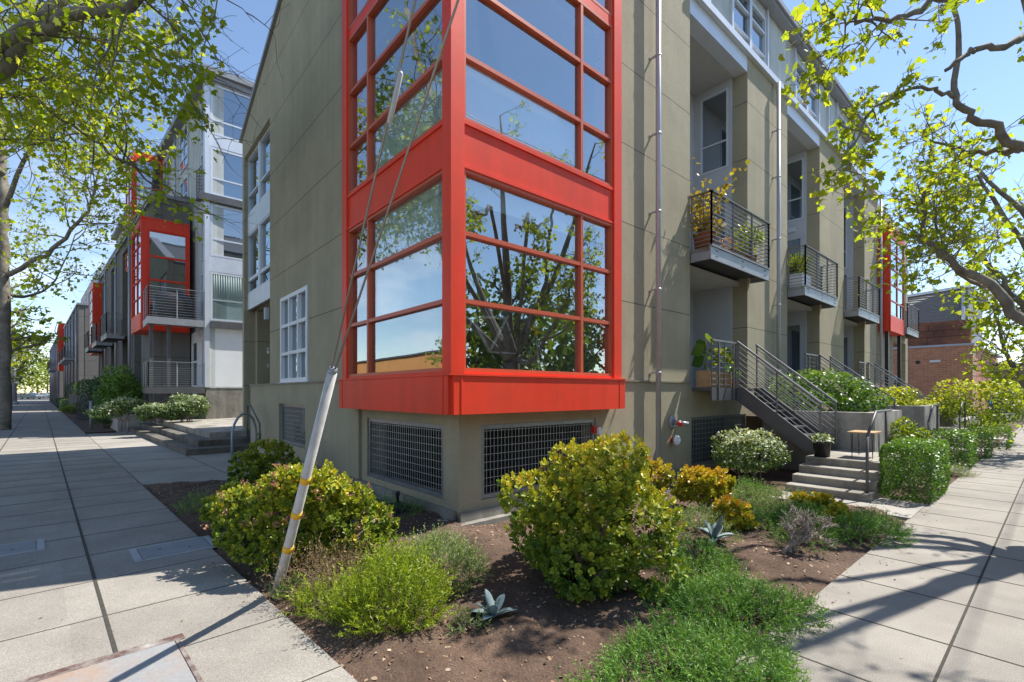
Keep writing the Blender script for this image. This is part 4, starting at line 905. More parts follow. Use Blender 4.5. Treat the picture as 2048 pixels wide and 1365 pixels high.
# ------------------------------------------------------------------ stoops on the right
def stoop(k):
    s0 = MOD*k; words = ['nearest the corner bay', 'middle one of three', 'farthest from the corner'][k]
    ss = thing('steel_stair', 'dark grey steel entry stair with bar railings, %s' % words, 'stair', FR.p(s0+7.2, 1.2, 0.5), 'steel entry stairs along the olive facade')
    zp = 1.74
    m = MB(); m.box(FR, s0+5.72, s0+8.28, -1.15, 0.40, zp-0.06, zp); m.build('landing', STEEL, ss)
    m = MB(); m.box(FR, s0+5.70, s0+6.79, 0.401, 0.43, zp-0.25, zp+0.005)
    for q in (5.95, 6.6): m.box(FR, s0+q, s0+q+0.05, 0.4301, 0.45, zp-0.25, zp+0.9)
    m.build('edge_channel', STEEL, ss)
    A0, A1 = (0.40, zp), (1.98, 0.50)
    for q in (6.80, 7.75):
        m = MB(); m.prism([FR.p(s0+q, 0.40, zp-0.25), FR.p(s0+q, 1.74, 0.50), FR.p(s0+q, 1.98, 0.50), FR.p(s0+q, 1.98, 0.62), FR.p(s0+q, 0.58, zp), FR.p(s0+q, 0.40, zp)], [FR.p(s0+q+0.04, 0.40, zp-0.25), FR.p(s0+q+0.04, 1.74, 0.50), FR.p(s0+q+0.04, 1.98, 0.50), FR.p(s0+q+0.04, 1.98, 0.62), FR.p(s0+q+0.04, 0.58, zp), FR.p(s0+q+0.04, 0.40, zp)])
        m.build('stringer', STEEL, ss)
        railing([FR.p(s0+q+0.02, 0.45, zp+0.02), FR.p(s0+q+0.02, 1.96, 0.52)], 0, 0.92, bars=8, r=0.014, post_every=0.75, toprail=(0.05, 0.035)).build('railing', RAIL, ss)
    for i in range(7):
        n = 0.42+1.45*(i+0.5)/7; z = zp-(zp-0.5)*(i+1)/8
        m = MB(); m.box(FR, s0+6.842, s0+7.748, n-0.13, n+0.13, z-0.035, z); m.build('tread', STEEL, ss)
    railing([FR.p(s0+5.72, 0.415, zp), FR.p(s0+6.8, 0.415, zp)], 0, 0.92, bars=8, r=0.014, post_every=0.55, toprail=(0.05, 0.035)).build('railing', RAIL, ss)
    cs = thing('concrete_steps', 'worn concrete steps at the foot of the steel stair, %s' % words, 'steps', FR.p(s0+5.6, 2.4, 0), 'concrete steps along the right pavement')
    nr = [5.30, 5.62, 5.94, 6.26]
    for i, s in enumerate(nr):
        m = MB(); e = nr[i+1]-0.001 if i < 3 else 7.95
        m.box(FR, s0+s, s0+e, 1.88+0.001*i, 3.04, -0.15, 0.125*(i+1)); m.box(FR, s0+s-0.015, s0+s-0.0005, 1.9, 3.02, 0.125*(i+1)-0.035, 0.125*(i+1)-0.002)
        m.build('step', STEPC, cs)
    rw = thing('retaining_wall', 'stained concrete retaining wall behind the concrete steps, %s' % words, 'wall', FR.p(s0+8.05, 2, 0), 'concrete retaining walls along the stoops')
    hgt = (1.25, 1.28, 1.28)[k]
    m = MB(); m.box(FR, s0+7.96, s0+8.16, 0.5, 2.56, -0.1, hgt); m.box(FR, s0+8.161, s0+10.4, 2.36, 2.56, -0.1, hgt-0.001); m.build('wall', WALLC, rw)
    m = MB(); m.box(FR, s0+8.161, s0+10.4, 0.05, 2.359, -0.1, hgt-0.15); m.build('planter_soil', SOIL, rw)
    n = 2.98
    handrail('handrail', 'bent grey handrail on the concrete steps, %s' % words, [FR.p(s0+5.42, n, 0.98), FR.p(s0+5.95, n, 1.34), FR.p(s0+7.0, n, 1.34)], [(FR.p(s0+5.42, n, 0.12), FR.p(s0+5.42, n, 0.98)), (FR.p(s0+6.65, n, 0.5), FR.p(s0+6.65, n, 1.34))], r=0.021, mat=STEEL, group='handrails on the concrete steps')
for k in range(3): stoop(k)
# things standing on the stoop
def pot(name, label, c, r0, r1, h, mat, cat='plant pot', group=None):
    o = thing(name, label, cat, c, group); m = MB()
    n = 20; prof = [(r0, 0), (r1, h), (r1*1.04, h), (r1*1.04, h*1.0+0.001), (r1*0.9, h+0.001), (r1*0.88, h-0.03)]
    for r, z in prof:
        for j in range(n): m.V.append((c[0]+r*math.cos(2*math.pi*j/n), c[1]+r*math.sin(2*math.pi*j/n), c[2]+z))
    for i in range(len(prof)-1):
        for j in range(n): m.F.append((i*n+j, i*n+(j+1) % n, (i+1)*n+(j+1) % n, (i+1)*n+j)); m.S.append(i in (0,))
    m.F.append(tuple(j for j in range(n))[::-1]); m.S.append(False)
    m.F.append(tuple((len(prof)-1)*n+j for j in range(n))); m.S.append(False)
    m.build('pot', mat, o); return o
bpot = pot('potted_plant', 'small succulent in a black pot at the top of the near concrete steps', FR.p(6.42, 2.1, 0.50), 0.12, 0.14, 0.25, BLACKP, 'potted plant')
tb = thing('side_table', 'small wooden table on black hairpin legs beside the bent handrail', 'table', FR.p(6.9, 2.62, 0.5))
m = MB(); m.box(FR, 6.65, 7.2, 2.42, 2.82, 0.93, 0.955); m.build('table_top', WOOD, tb)
for s in (6.70, 7.15):
    for n in (2.47, 2.77):
        m = MB(); m.tube([FR.p(s, n, 0.93), FR.p(s+0.02, n+0.01, 0.5), FR.p(s+0.06, n+0.01, 0.93)], 0.006, 6); m.build('leg', BLACKP, tb)
wb = thing('planter_box', 'raw wooden planter box of plants on the near stair landing', 'planter', FR.p(6.2, 0.2, 1.74))
m = MB()
for (s0, s1, n0, n1) in ((5.75, 6.72, 0.34, 0.36), (5.75, 6.72, 0.08, 0.10), (5.75, 5.77, 0.101, 0.339), (6.70, 6.72, 0.101, 0.339)): m.box(FR, s0, s1, n0, n1, 1.75, 2.08)
m.build('box', WOOD, wb); m = MB(); m.box(FR, 5.771, 6.699, 0.101, 0.339, 1.76, 2.03); m.build('soil', SOIL, wb)
wpl = pot('potted_plant', 'small plant in a red clay pot on the near stair landing', FR.p(7.0, 0.25, 1.74), 0.08, 0.11, 0.17, TERRA, 'potted plant')
# balcony pots
bp1 = pot('potted_plant', 'golden leaved shrub in a big terracotta pot on the nearest balcony', FR.p(6.0, 0.12, 4.50), 0.17, 0.22, 0.36, TERRA, 'potted plant')
bp2 = pot('potted_plant', 'leafy plant in a red clay pot at the far end of the nearest balcony', FR.p(8.0, 0.2, 4.50), 0.12, 0.16, 0.26, TERRA, 'potted plant')
bp4 = pot('potted_plant', 'low flowering plant in a clay pot in the middle of the nearest balcony', FR.p(6.95, 0.22, 4.50), 0.11, 0.14, 0.2, TERRA, 'potted plant')
bp3 = thing('potted_plant', 'tall green grass in a white slatted planter on the middle balcony', 'potted plant', FR.p(11.3, 0.1, 4.5))
m = MB(); m.box(FR, 11.05, 11.75, -0.15, 0.33, 4.5, 4.88); m.build('planter', WHITE, bp3)
# fire connections and red alarm box
sp = thing('hose_connection', 'grey wall flange with a red capped hose outlet on the olive wall', 'hose connection', FR.p(4.95, 0, 1.05))
m = MB(); m.tube([FR.p(4.95, 0.0, 1.08), FR.p(4.95, 0.03, 1.08), FR.p(4.95, 0.05, 1.08)], [0.13, 0.13, 0.09], 20); m.build('flange', STEELL, sp)
m = MB(); m.tube([FR.p(4.95, 0.05, 1.08), FR.p(4.95, 0.2, 1.07)], 0.05, 12); m.build('pipe', STEELL, sp)
for ds in (-0.07, 0.07): m = MB(); m.tube([FR.p(4.95+ds*0.3, 0.17, 1.07), FR.p(4.95+ds*2.0, 0.26, 1.05)], 0.042, 12); m.build('outlet', FIRE if ds < 0 else STEELL, sp)
ab = thing('alarm_bell', 'white round alarm bell mounted low on the olive wall', 'alarm bell', FR.p(4.95, 0, 0.72))
m = MB(); m.tube([FR.p(4.95, 0.0, 0.74), FR.p(4.95, 0.09, 0.74)], 0.05, 12); m.build('bracket', FIRE, ab); m = MB(); m.tube([FR.p(4.95, 0.09, 0.74), FR.p(4.95, 0.13, 0.74), FR.p(4.95, 0.155, 0.74)], [0.10, 0.10, 0.06], 20); m.build('dome', WHITE, ab)
rx = thing('alarm_box', 'small red alarm box with a white strobe on the right edge of the corner grille', 'alarm box', FR.p(2.6, 0, 1.1))
m = MB(); m.box(FR, 2.55, 2.65, 0.001, 0.06, 1.0, 1.12); m.build('box', FIRE, rx); m = MB(); m.box(FR, 2.62, 2.68, 0.061, 0.10, 0.99, 1.10); m.build('strobe', WHITE, rx)
# ------------------------------------------------------------------ guy wire guard and cables
gx, gy = -1.94, 3.99
gd = Vector((0.416, -0.428, 1.0))
ga = Vector((gx, gy, 0.0))
gp = thing('guy_guard', 'grey leaning plastic guy wire guard with three yellow bands in front of the corner', 'guy wire guard', (gx, gy, 0))
m = MB(); m.tube([ga-gd*0.04, ga+gd*0.25, ga+gd*1.78], [0.043, 0.037, 0.032], 16); m.build('guard', GUARD, gp)
for t in (0.40, 0.70, 0.985): m = MB(); m.tube([ga+gd*t, ga+gd*(t+0.048)], [0.0425-0.0055*t, 0.0425-0.0055*(t+.05)], 16); m.build('yellow_band', YELLOW, gp)
m = MB(); side = Vector((-0.05, 0.02, 0)); m.tube([ga+Vector((0.03, 0.01, 0))-gd*.03, ga+side*0.55+gd*0.12, ga+side*0.6+gd*0.36], [0.03, 0.026, 0.012], 8); m.build('anchor_rod', GALV, gp)
m = MB(); m.tube([ga+gd*1.76, ga+gd*1.81], 0.028, 10); m.build('clamp', GALV, gp)
e1_ = ga+gd*1.78; dirA = (Vector(at_y(835, 0, 2.5))-e1_); dirB = (Vector(at_y(912, 0, 2.62))-e1_)
for i, dv in enumerate((dirA, dirB)):
    off = Vector((0.012*(1 if i else -1), 0, 0))
    m = MB(); m.tube([e1_+off, e1_+off+dv*6], 0.0075, 6); m.build('cable', CABLE, gp)
m = MB(); m.tube([e1_+dirA*0.72, e1_+dirA*0.725, e1_+dirA*0.84, e1_+dirA*0.845], [0.006, 0.014, 0.014, 0.006], 10); m.build('insulator', GUARD, gp)
# black irrigation box at the foot of the wall
vx, vy = at(842, 1030)
vb = thing('valve_box', 'black plastic bait box with a short pipe stub at the foot of the wall', 'box', (vx, vy, 0.03)); f = FL.sub(1.0, 0.22)
m = MB(); m.poly(f, [(-0.2, 0.02), (0.2, 0.02), (0.19, 0.10), (0.12, 0.15), (-0.12, 0.15), (-0.19, 0.10)], 0.0, 0.22); m.build('box', BLACKP, vb); m = MB(); m.tube([f.p(0.08, 0.05, 0.15), f.p(0.08, 0.05, 0.24), f.p(0.08, 0.05, 0.25), f.p(0.08, 0.05, 0.30)], [0.02, 0.02, 0.035, 0.03], 10); m.build('pipe', BLACKP, vb)
# things seen inside the corner bay: bicycle, stools, plant
bk = thing('bicycle', 'white framed bicycle parked behind the glass of the corner bay', 'bicycle', BR.p(0.9, -0.6, 1.88)); F = BR.sub(0.15, -0.55)
m = MB()
for c in (0.35, 1.38):
    r = 0.33; q = MB(); pts = [F.p(c+r*math.cos(a), 0, 2.21+r*math.sin(a)) for a in [2*math.pi*j/28 for j in range(29)]]; q.tube(pts, 0.02, 6, False); q.tube([F.p(c, -0.03, 2.21), F.p(c, 0.03, 2.21)], 0.03, 8)
    for j in range(9): a = math.pi*j/9; q.tube([F.p(c-r*math.cos(a), 0, 2.21-r*math.sin(a)), F.p(c+r*math.cos(a), 0, 2.21+r*math.sin(a))], 0.002, 3)
    q.build('wheel', BLACKP, bk)
for a, b, r in (((0.35, 2.21), (0.62, 2.70), .016), ((0.60, 2.66), (1.18, 2.70), .02), ((0.62, 2.58), (0.86, 2.20), .024), ((0.86, 2.20), (1.2, 2.74), .02), ((0.86, 2.20), (1.38, 2.21), .013), ((1.17, 2.66), (1.38, 2.21), .013)): m.tube([F.p(a[0], 0, a[1]), F.p(b[0], 0, b[1])], r, 8)
m.build('frame', WHITE, bk)
m = MB(); m.tube([F.p(0.62, -0.25, 2.80), F.p(0.66, -0.1, 2.78), F.p(0.66, 0.1, 2.78), F.p(0.62, 0.25, 2.80)], 0.014, 8); m.build('handlebar', BLACKP, bk); m = MB(); m.sphere(F.p(1.22, 0, 2.78), 0.12, 0.07, 0.03); m.build('saddle', pmat('green_saddle', (0.03, 0.25, 0.2), 0.5), bk)
tp_ = thing('tripod', 'yellow topped tripod stand behind the glass of the corner bay', 'tripod', BR.p(2.0, -0.6, 1.88)); F = BR.sub(1.95, -0.6)
for a in range(3): m = MB(); m.tube([F.p(0, 0, 2.55), F.p(0.22*math.cos(a*2.1), 0.22*math.sin(a*2.1), 1.88)], 0.012, 6); m.build('leg', WHITE, tp_)
m = MB(); m.tube([F.p(0, 0, 2.5), F.p(0, 0, 2.64)], [0.03, 0.06], 10); m.tube([F.p(-.16, 0, 2.62), F.p(.16, 0, 2.56)], 0.02, 8); m.build('head', YELLOW, tp_)
# ------------------------------------------------------------------ beyond the building on the right
bc = (32.4, 34.0); FE = Frame(bc[0], bc[1], LAZ, -1); FS = Frame(bc[0], bc[1], RAZ, 1)
bb = thing('brick_building', 'red brick building with a dark lintel beyond the olive building', 'building', (bc[0], bc[1], 0))
m = MB(); m.wall(FE, [0.3, 20], [-0.2, 4.98], [(4.2, 8.5, 0.3, 2.35)], -0.3, 0); m.wall(FS, [0.0, 22], [-0.2, 4.98], [], -0.3, 0); m.build('wall', BRICK, bb)
m = MB(); m.box(FE, 3.9, 9, -0.2, 0.03, 2.36, 2.95); m.build('lintel', GREYP, bb)
window(FE, 4.21, 8.49, -0.1, 0.3, 2.34, cols=(5.3, 6.4, 7.5), rows=(1.2,), fw=0.07, frame=BLACKP, parent=bb)
m = MB(); m.box(FE, -0.1, 20, -20, 0.06, 4.98, 5.12); m.build('coping', GREYP, bb)
# rusty panel parapet
x = 0.25
for r, (z0, z1) in enumerate(((5.13, 5.78), (5.8, 6.25), (6.27, 6.95))):
    x = 0.2
    while x < 14:
        wd = 1.2+1.3*rnd.random(); m = MB(); d = -1.0+0.04*rnd.random(); m.box(FE, x, x+wd, -1.6, d, z0, z1-0.03*rnd.random()); m.build('parapet_panel', RUST, bb); x += wd+0.02
m = MB(); m.tube([FE.p(3.0, 0.001, 3.9), FE.p(3.0, 0.02, 3.9)], 0.14, 12); m.build('vent_hole', BLACKP, bb); m = MB(); m.box(FE, 1.7, 2.3, 0.0, 0.12, 3.85, 4.0); m.build('wall_lamp', WHITE, bb)
sh = thing('corrugated_building', 'grey corrugated metal building rising behind the rusty parapet', 'building', FE.p(2.5, -9, 0))
F = FE.sub(0.8, -5.0); m = MB(); z = 5.2; 
m.poly(F, [(0, 0), (26, 0), (26, 8.2), (0, 9.8)], -9, 0)
k = 0
while 5.3+0.16*k < 9.6:
    zz_ = 5.3+0.16*k; e = 26 if zz_ < 8.1 else max(0.3, (9.8-zz_)/1.6*26); m.tube([F.p(0.01, 0.0, zz_), F.p(e, 0.0, zz_)], 0.045, 5); k += 1
m.build('wall', CORR, sh)
m = MB(); m.poly(F, [(-0.2, 9.85), (26, 8.25), (26, 8.45), (-0.2, 10.05)], -9.2, 0.25); m.build('roof', ALU, sh)
m = MB(); m.tube([F.p(0.25, 0.12, 5), F.p(0.25, 0.12, 9.7)], 0.12, 8); m.build('drainpipe', ALU, sh)
for s, h in ((4.5, 9.6), (14, 9.1)): m = MB(); m.tube([F.p(s, -1.5, h), F.p(s, -1.5, h+0.7), F.p(s, -1.5, h+0.72), F.p(s, -1.5, h+0.95)], [0.14, 0.14, 0.28, 0.28], 10); m.build('vent_stack', GALV, sh)
bl = thing('blue_building', 'tall blue metal clad building far down the right street', 'building', (62, 68, 0)); F = Frame(58, 63.5, LAZ, -1); G_ = Frame(58, 63.5, RAZ, 1)
m = MB(); m.box(F, 0, 30, -25, 0, -0.2, 9.6); m.build('wall', BLUEM, bl); m = MB(); m.box(F, 0.001, 3.0, 0.0, 0.12, -0.2, 7.6); m.box(F, -0.1, 30, -25, 0.1, 9.6, 9.8); m.build('trim', PANEL, bl)
for k in range(3): window(F, 1.0, 1.7, 0.17, 1.5+2*k, 2.4+2*k, fw=0.08, dep=0.045, parent=bl)
tn = thing('warehouse', 'low tan warehouse with dark windows far down the right street', 'building', (48, 45, 0)); F = Frame(46, 42.3, LAZ, -1); G_ = Frame(46, 42.3, RAZ, 1)
m = MB(); m.box(F, -9.0, 14, -16, 0, -0.2, 4.1); m.build('wall', TAN, tn); m = MB(); m.box(F, -9.1, 14, -16, 0.1, 4.1, 4.25); m.build('roof', ROOF, tn)
for k in range(4): window(F, -8.2+2.6*k, -6.2+2.6*k, 0.05, 0.6, 2.6, cols=(-7.2+2.6*k,), rows=(1.6,), fw=0.1, dep=0.045, frame=BLACKP, parent=tn)
# chain fence and flag by the far pavement
fn = thing('fence', 'dark iron fence across the far end of the right pavement', 'fence', SR.p(28, -0.2, 0))
m = MB()
for k in range(40): p = SR.p(24+0.22*k, -0.9, 0); m.bar(p, (p[0], p[1], 1.5), 0.025, 0.025)
for z in (0.2, 1.45): m.bar(SR.p(24, -0.9, z), SR.p(32.6, -0.9, z), 0.03, 0.04)
m.build('bars', BLACKP, fn)
fl = thing('flag', 'yellow and blue flag on a short pole far down the right pavement', 'flag', SR.p(25, -0.6, 0)); 
p = Vector(SR.p(25, -0.7, 0)); m = MB(); m.tube([p, p+Vector((0, 0, 2.2))], 0.02, 6); m.build('pole', BLACKP, fl)
m = MB(); n = 12
for i in range(n+1):
    for j in (0, 1): m.V.append((p.x-1.0*i/n, p.y-0.25*i/n+0.06*math.sin(i*1.1), p.z+2.15-0.5*i/n*0.9-0.42*j))
for i in range(n): m.F.append((2*i, 2*i+2, 2*i+3, 2*i+1)); m.S.append(True)
o = m.build('cloth', pmat('yellow_cloth', (0.75, 0.45, 0.03), 0.8), fl); so_ = o.modifiers.new('thickness', 'SOLIDIFY'); so_.thickness = 0.01
m = MB(); m.box(Frame(p.x-0.62, p.y-0.2, 60, 1), 0.0, 0.6, -0.02, 0.0, 1.12, 1.3); m.build('blue_strip', pmat('blue_cloth', (0.05, 0.2, 0.5), 0.8), fl)
# low pale kerb wall and the green verge further right
kw = MB(); kw.box(SR, 17.5, 24.0, -1.5, -1.2, -0.05, 0.55); tag(kw.build('low_wall', WALLC, None, SR.p(20, -1.3, 0)), 'low pale concrete wall beside the far right pavement', 'wall')
# ------------------------------------------------------------------ left street furniture, cars, buildings across the street
def pole(name, label, px, py, h, r0, r1, mat):
    x, y = at(px, py); m = MB(); m.tube([(x, y, 0), (x, y, h)], [r0, r1], 14)
    if h > 3: m.tube([(x, y, 0.0), (x, y, 0.35), (x, y, 0.4)], [r0*1.5, r0*1.4, r0], 14)
    o = thing(name, label, name.replace('_', ' '), (x, y, 0)); m.build('shaft', mat, o); return o, x, y
lp_, x, y = pole('lamp_post', 'blue grey steel lamp post beside the plane trunk at the left frame edge', 14, 842, 9.5, 0.13, 0.08, pmat('blue_grey_paint', (0.14, 0.19, 0.24), 0.45, metal=0.2))
m = MB(); m.tube([(x, y, 9.4), (x-0.8, y-0.6, 9.8), (x-1.8, y-1.4, 9.85)], [0.06, 0.05, 0.05], 8); m.build('arm', STEELL, lp_); m = MB(); m.sphere((x-2.0, y-1.5, 9.8), 0.3, 0.16, 0.1); m.build('lamp_head', STEELL, lp_)
up_, x, y = pole('utility_pole', 'pale grey tapered pole with a small sign on the far left pavement', 27.5, 809, 11.5, 0.34, 0.14, pmat('pale_pole_paint', (0.40, 0.42, 0.44), 0.6))
m = MB(); m.box(Frame(x+0.5, y-0.3, 90, 1), -0.1, 0.75, 0.0, 0.03, 2.9, 3.9); m.build('sign_plate', WHITE, up_)
m = MB(); m.tube([(x, y, 11), (x+0.2, y, 11.5)], 0.05, 6); m.bar((x-1.6, y, 10.9), (x+1.6, y, 10.9), 0.12, 0.12); m.build('crossarm', WOOD, up_)
bo_, x, y = pole('bollard_post', 'slim grey wooden post beside the dark soil at the planter wall', 182, 858, 1.25, 0.06, 0.06, STEELL)
def car(label, px, py, Y, rot, col, group):
    x = (px-1024)/FPX*Y; c = thing('parked_car', label, 'car', (x, Y, 0), group); F = Frame(x, Y, rot, 1)
    m = MB(); m.poly(F, [(-2.2, 0.35), (2.2, 0.35), (2.25, 0.7), (2.1, 0.95), (1.0, 1.02), (-2.0, 1.02), (-2.25, 0.8)], -0.88, 0.88); m.poly(F, [(-1.9, 1.02), (1.0, 1.02), (0.35, 1.58), (-1.5, 1.6)], -0.76, 0.76); m.build('body', col, c)
    for n in (-0.765, 0.765):
        m = MB(); m.poly(F, [(-1.7, 1.07), (0.75, 1.07), (0.28, 1.5), (-1.45, 1.52)], n-0.006, n+0.006); m.build('window', GLASSD, c)
    m = MB(); m.prism([F.p(0.98, -0.68, 1.06), F.p(0.98, 0.68, 1.06), F.p(0.42, 0.62, 1.55), F.p(0.42, -0.62, 1.55)], [F.p(1.0, -0.68, 1.08), F.p(1.0, 0.68, 1.08), F.p(0.44, 0.62, 1.57), F.p(0.44, -0.62, 1.57)]); m.build('windscreen', GLASSD, c)
    for s in (-1.4, 1.4):
        for n in (-0.8, 0.8): m = MB(); m.tube([F.p(s, n-0.11, 0.33), F.p(s, n+0.11, 0.33)], 0.33, 18); wl = m.build('wheel', BLACKP, c); q = MB(); q.tube([F.p(s, n*1.14, 0.33), F.p(s, n*1.16, 0.33)], 0.2, 12); q.build('rim', GALV, wl)
    for n in (-0.6, 0.6): m = MB(); m.sphere(F.p(2.2, n, 0.78), 0.08, 0.14, 0.07); m.build('headlight', WHITE, c)
CARG = pmat('car_grey_paint', (0.16, 0.19, 0.21), 0.3, var=0.02, metal=0.4, coat=0.5); CARW = pmat('car_white_paint', (0.7, 0.7, 0.7), 0.3, var=0.02, coat=0.5)
car('grey estate car crossing the far end of the left street', 61, 0, 118, 90, CARG, 'cars far down the left street')
car('white car behind the grey estate car, far down the left street', 92, 0, 150, 80, CARW, 'cars far down the left street')
car('dark car half hidden by the tree trunks, far down the left street', 44, 0, 128, 100, CARG, 'cars far down the left street')
# buildings across the street, seen in the bay glass
ob = thing('warehouse', 'long orange stucco warehouse across the left street, reflected in the bay glass', 'building', SL.p(45, 21, 0))
F = Frame(*SL.p(22, 21, 0)[:2], STAZ, 1); m = MB(); m.wall(F, [0, 90], [-0.2, 6.2], [(6+6*k, 9.5+6*k, 1.0, 3.2) for k in range(14)], -0.3, 0); m.build('wall', ORANGE, ob)
m = MB(); m.box(F, -0.1, 90.1, -10, 0.15, 6.2, 6.4); m.build('roof', ROOF, ob)
for k in range(14): window(F, 6.01+6*k, 9.49+6*k, -0.1, 1.01, 3.19, cols=(7.2+6*k, 8.4+6*k), rows=(2.1,), fw=0.1, frame=GREYP, parent=ob)

wr = thing('power_line', 'thin black overhead wires high over the right pavement', 'wires', SR.p(0, 2.4, 9))
for n, z in ((2.7, 9.6), (3.1, 9.2)):
    m = MB(); m.tube([SR.p(-25+8*k, n, z-0.35*math.sin(math.pi*k/12)) for k in range(13)], 0.012, 5); m.build('wire', BLACKP, wr)
# ------------------------------------------------------------------ plants
def lumpy(dirs, seed, amp=0.22, n=14, sharp=6):
    r = np.random.default_rng(seed); c = unit(r.normal(size=(n, 3))); a = r.uniform(-0.6, 1.0, n)
    d = dirs@c.T
    return 1+amp*(a*np.exp(sharp*(d-1))).sum(1)
def shell(n, rx, ry, rz, seed, inner=0.72, amp=0.25, low=-0.25, sharp=6):
    """points in the outer part of a lumpy dome; z=0 is the ground"""
    d = rdirs(int(n*2.2)); d = d[d[:, 2] > low][:n]
    r = lumpy(d, seed, amp, 16, sharp)*(inner+(1-inner)*np.sqrt(nrng.random(len(d))))
    return d*r[:, None]*np.array([rx, ry, rz]), d
def clumps(n, rx, ry, rz, seed, K=14, cr=0.36, low=-0.15, flat=0.8):
    """points on the outsides of leaf clumps that together make an uneven crown"""
    r = np.random.default_rng(seed); c = unit(r.normal(size=(K*3, 3))); c = c[c[:, 2] > low][:K]
    rad = cr*r.uniform(.6, 1.25, len(c)); c = c*(1-rad*0.75)[:, None]*r.uniform(.62, 1.2, (len(c), 1))
    wts = rad**2; k = r.choice(len(c), int(n*1.5), p=wts/wts.sum()); u = rdirs(int(n*1.5))
    P = c[k]+u*(rad[k]*(0.75+0.3*nrng.random(len(k))))[:, None]*np.array([1, 1, flat])
    # drop what lies deep inside another clump
    ins = np.zeros(len(P), bool)
    for j in range(len(c)):
        ins |= (np.linalg.norm((P-c[j])/np.array([1, 1, flat]), axis=1) < rad[j]*0.72) & (k != j)
    P = P[~ins][:n]; u = u[~ins][:n]
    d = unit(u*0.75+unit(P)*0.5)
    return P*np.array([rx, ry, rz]), d
def stems(name, mat, parent, c, tips, r0=0.02, n=8, base_spread=0.06):
    m = MB(); c = Vector(c)
    for t in tips[:n]:
        t = Vector(t); b = c+Vector((rnd.uniform(-1, 1)*base_spread, rnd.uniform(-1, 1)*base_spread, -0.05))
        k1 = b.lerp(t, 0.35)+Vector((rnd.uniform(-.5, .5), rnd.uniform(-.5, .5), 0.3))*0.12; k2 = b.lerp(t, 0.7)+Vector((rnd.uniform(-.5, .5), rnd.uniform(-.5, .5), 0.2))*0.08
        m.tube([b, k1, k2, t], [r0, r0*0.8, r0*0.55, r0*0.25], 7)
    return m.build(name, mat, parent)
def jade(label, c, rx, ry, rz, nros, mat=L_JADE, size=0.058, seed=1, flowers=0, lift=0.3, group=None, nstem=9, red=0.25, amp=0.3):
    o = thing('jade_shrub', label, 'shrub', c, group)
    P, d = clumps(nros, rx, ry, rz*0.66, seed, K=int(10+rx*22), cr=0.40, low=-0.35)
    P[:, 2] += rz*0.36
    kp = P[:, 2] > 0.03; P = P[kp]; d = d[kp]
    out = unit(d+np.array([0, 0, 0.95]))
    nl = 9
    ros = np.repeat(P, nl, 0); ax = np.repeat(out, nl, 0); N = len(ros)
    ang = np.tile(np.arange(nl)*2*np.pi*0.382, len(P))+np.repeat(nrng.random(len(P))*6.28, nl)
    tl = np.tile(np.linspace(0.3, 1.5, nl), len(P))
    e1 = unit(np.cross(ax, nrng.normal(size=(N, 3)))); e2 = np.cross(ax, e1)
    # a stable tangent per rosette
    t1 = np.repeat(unit(np.cross(out, rdirs(len(P)))), nl, 0); t2 = np.cross(ax, t1)
    rad = t1*np.cos(ang)[:, None]+t2*np.sin(ang)[:, None]
    y = ax*np.cos(tl)[:, None]+rad*np.sin(tl)[:, None]
    nn = ax*np.sin(tl)[:, None]-rad*np.cos(tl)[:, None]
    pos = ros-ax*(0.035*np.tile(np.linspace(0, 1, nl), len(P)))[:, None]+np.array(c)
    sz = size*nrng.uniform(0.65, 1.15, N)
    var = np.repeat(nrng.normal(0.30, 0.12, len(P))+0.30*np.clip(P[:, 2]/rz-0.35, -.3, 1)+red*np.clip(d[:, 2]-0.1, 0, 1), nl)+nrng.normal(0, 0.07, N)  # sunlit top painted in: leaves yellower and lighter up the crown, besides red tips
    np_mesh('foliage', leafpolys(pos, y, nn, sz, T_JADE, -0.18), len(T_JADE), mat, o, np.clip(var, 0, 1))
    k = np.argsort(-nrng.random(len(P)))[:nstem]
    stems('stem', STEM, o, c, [tuple(P[i]*0.86+np.array(c)) for i in k], 0.030, nstem, rx*0.25)
    if flowers:
        i = np.where(d[:, 2] > 0.05)[0]; i = nrng.choice(i, flowers)
        q = np.repeat(P[i]+d[i]*0.05, 26, 0)+nrng.normal(0, 0.015, (flowers*26, 3))+np.array(c)
        pv = leafpolys(q, rdirs(len(q)), rdirs(len(q)), 0.017*nrng.uniform(.6, 1.2, len(q)), T_OVAL*np.array([1.8, 1]), 0)
        for f in range(flowers): np_mesh('flower_head', pv[f*26:(f+1)*26], 6, L_FLOW, o)
    return o
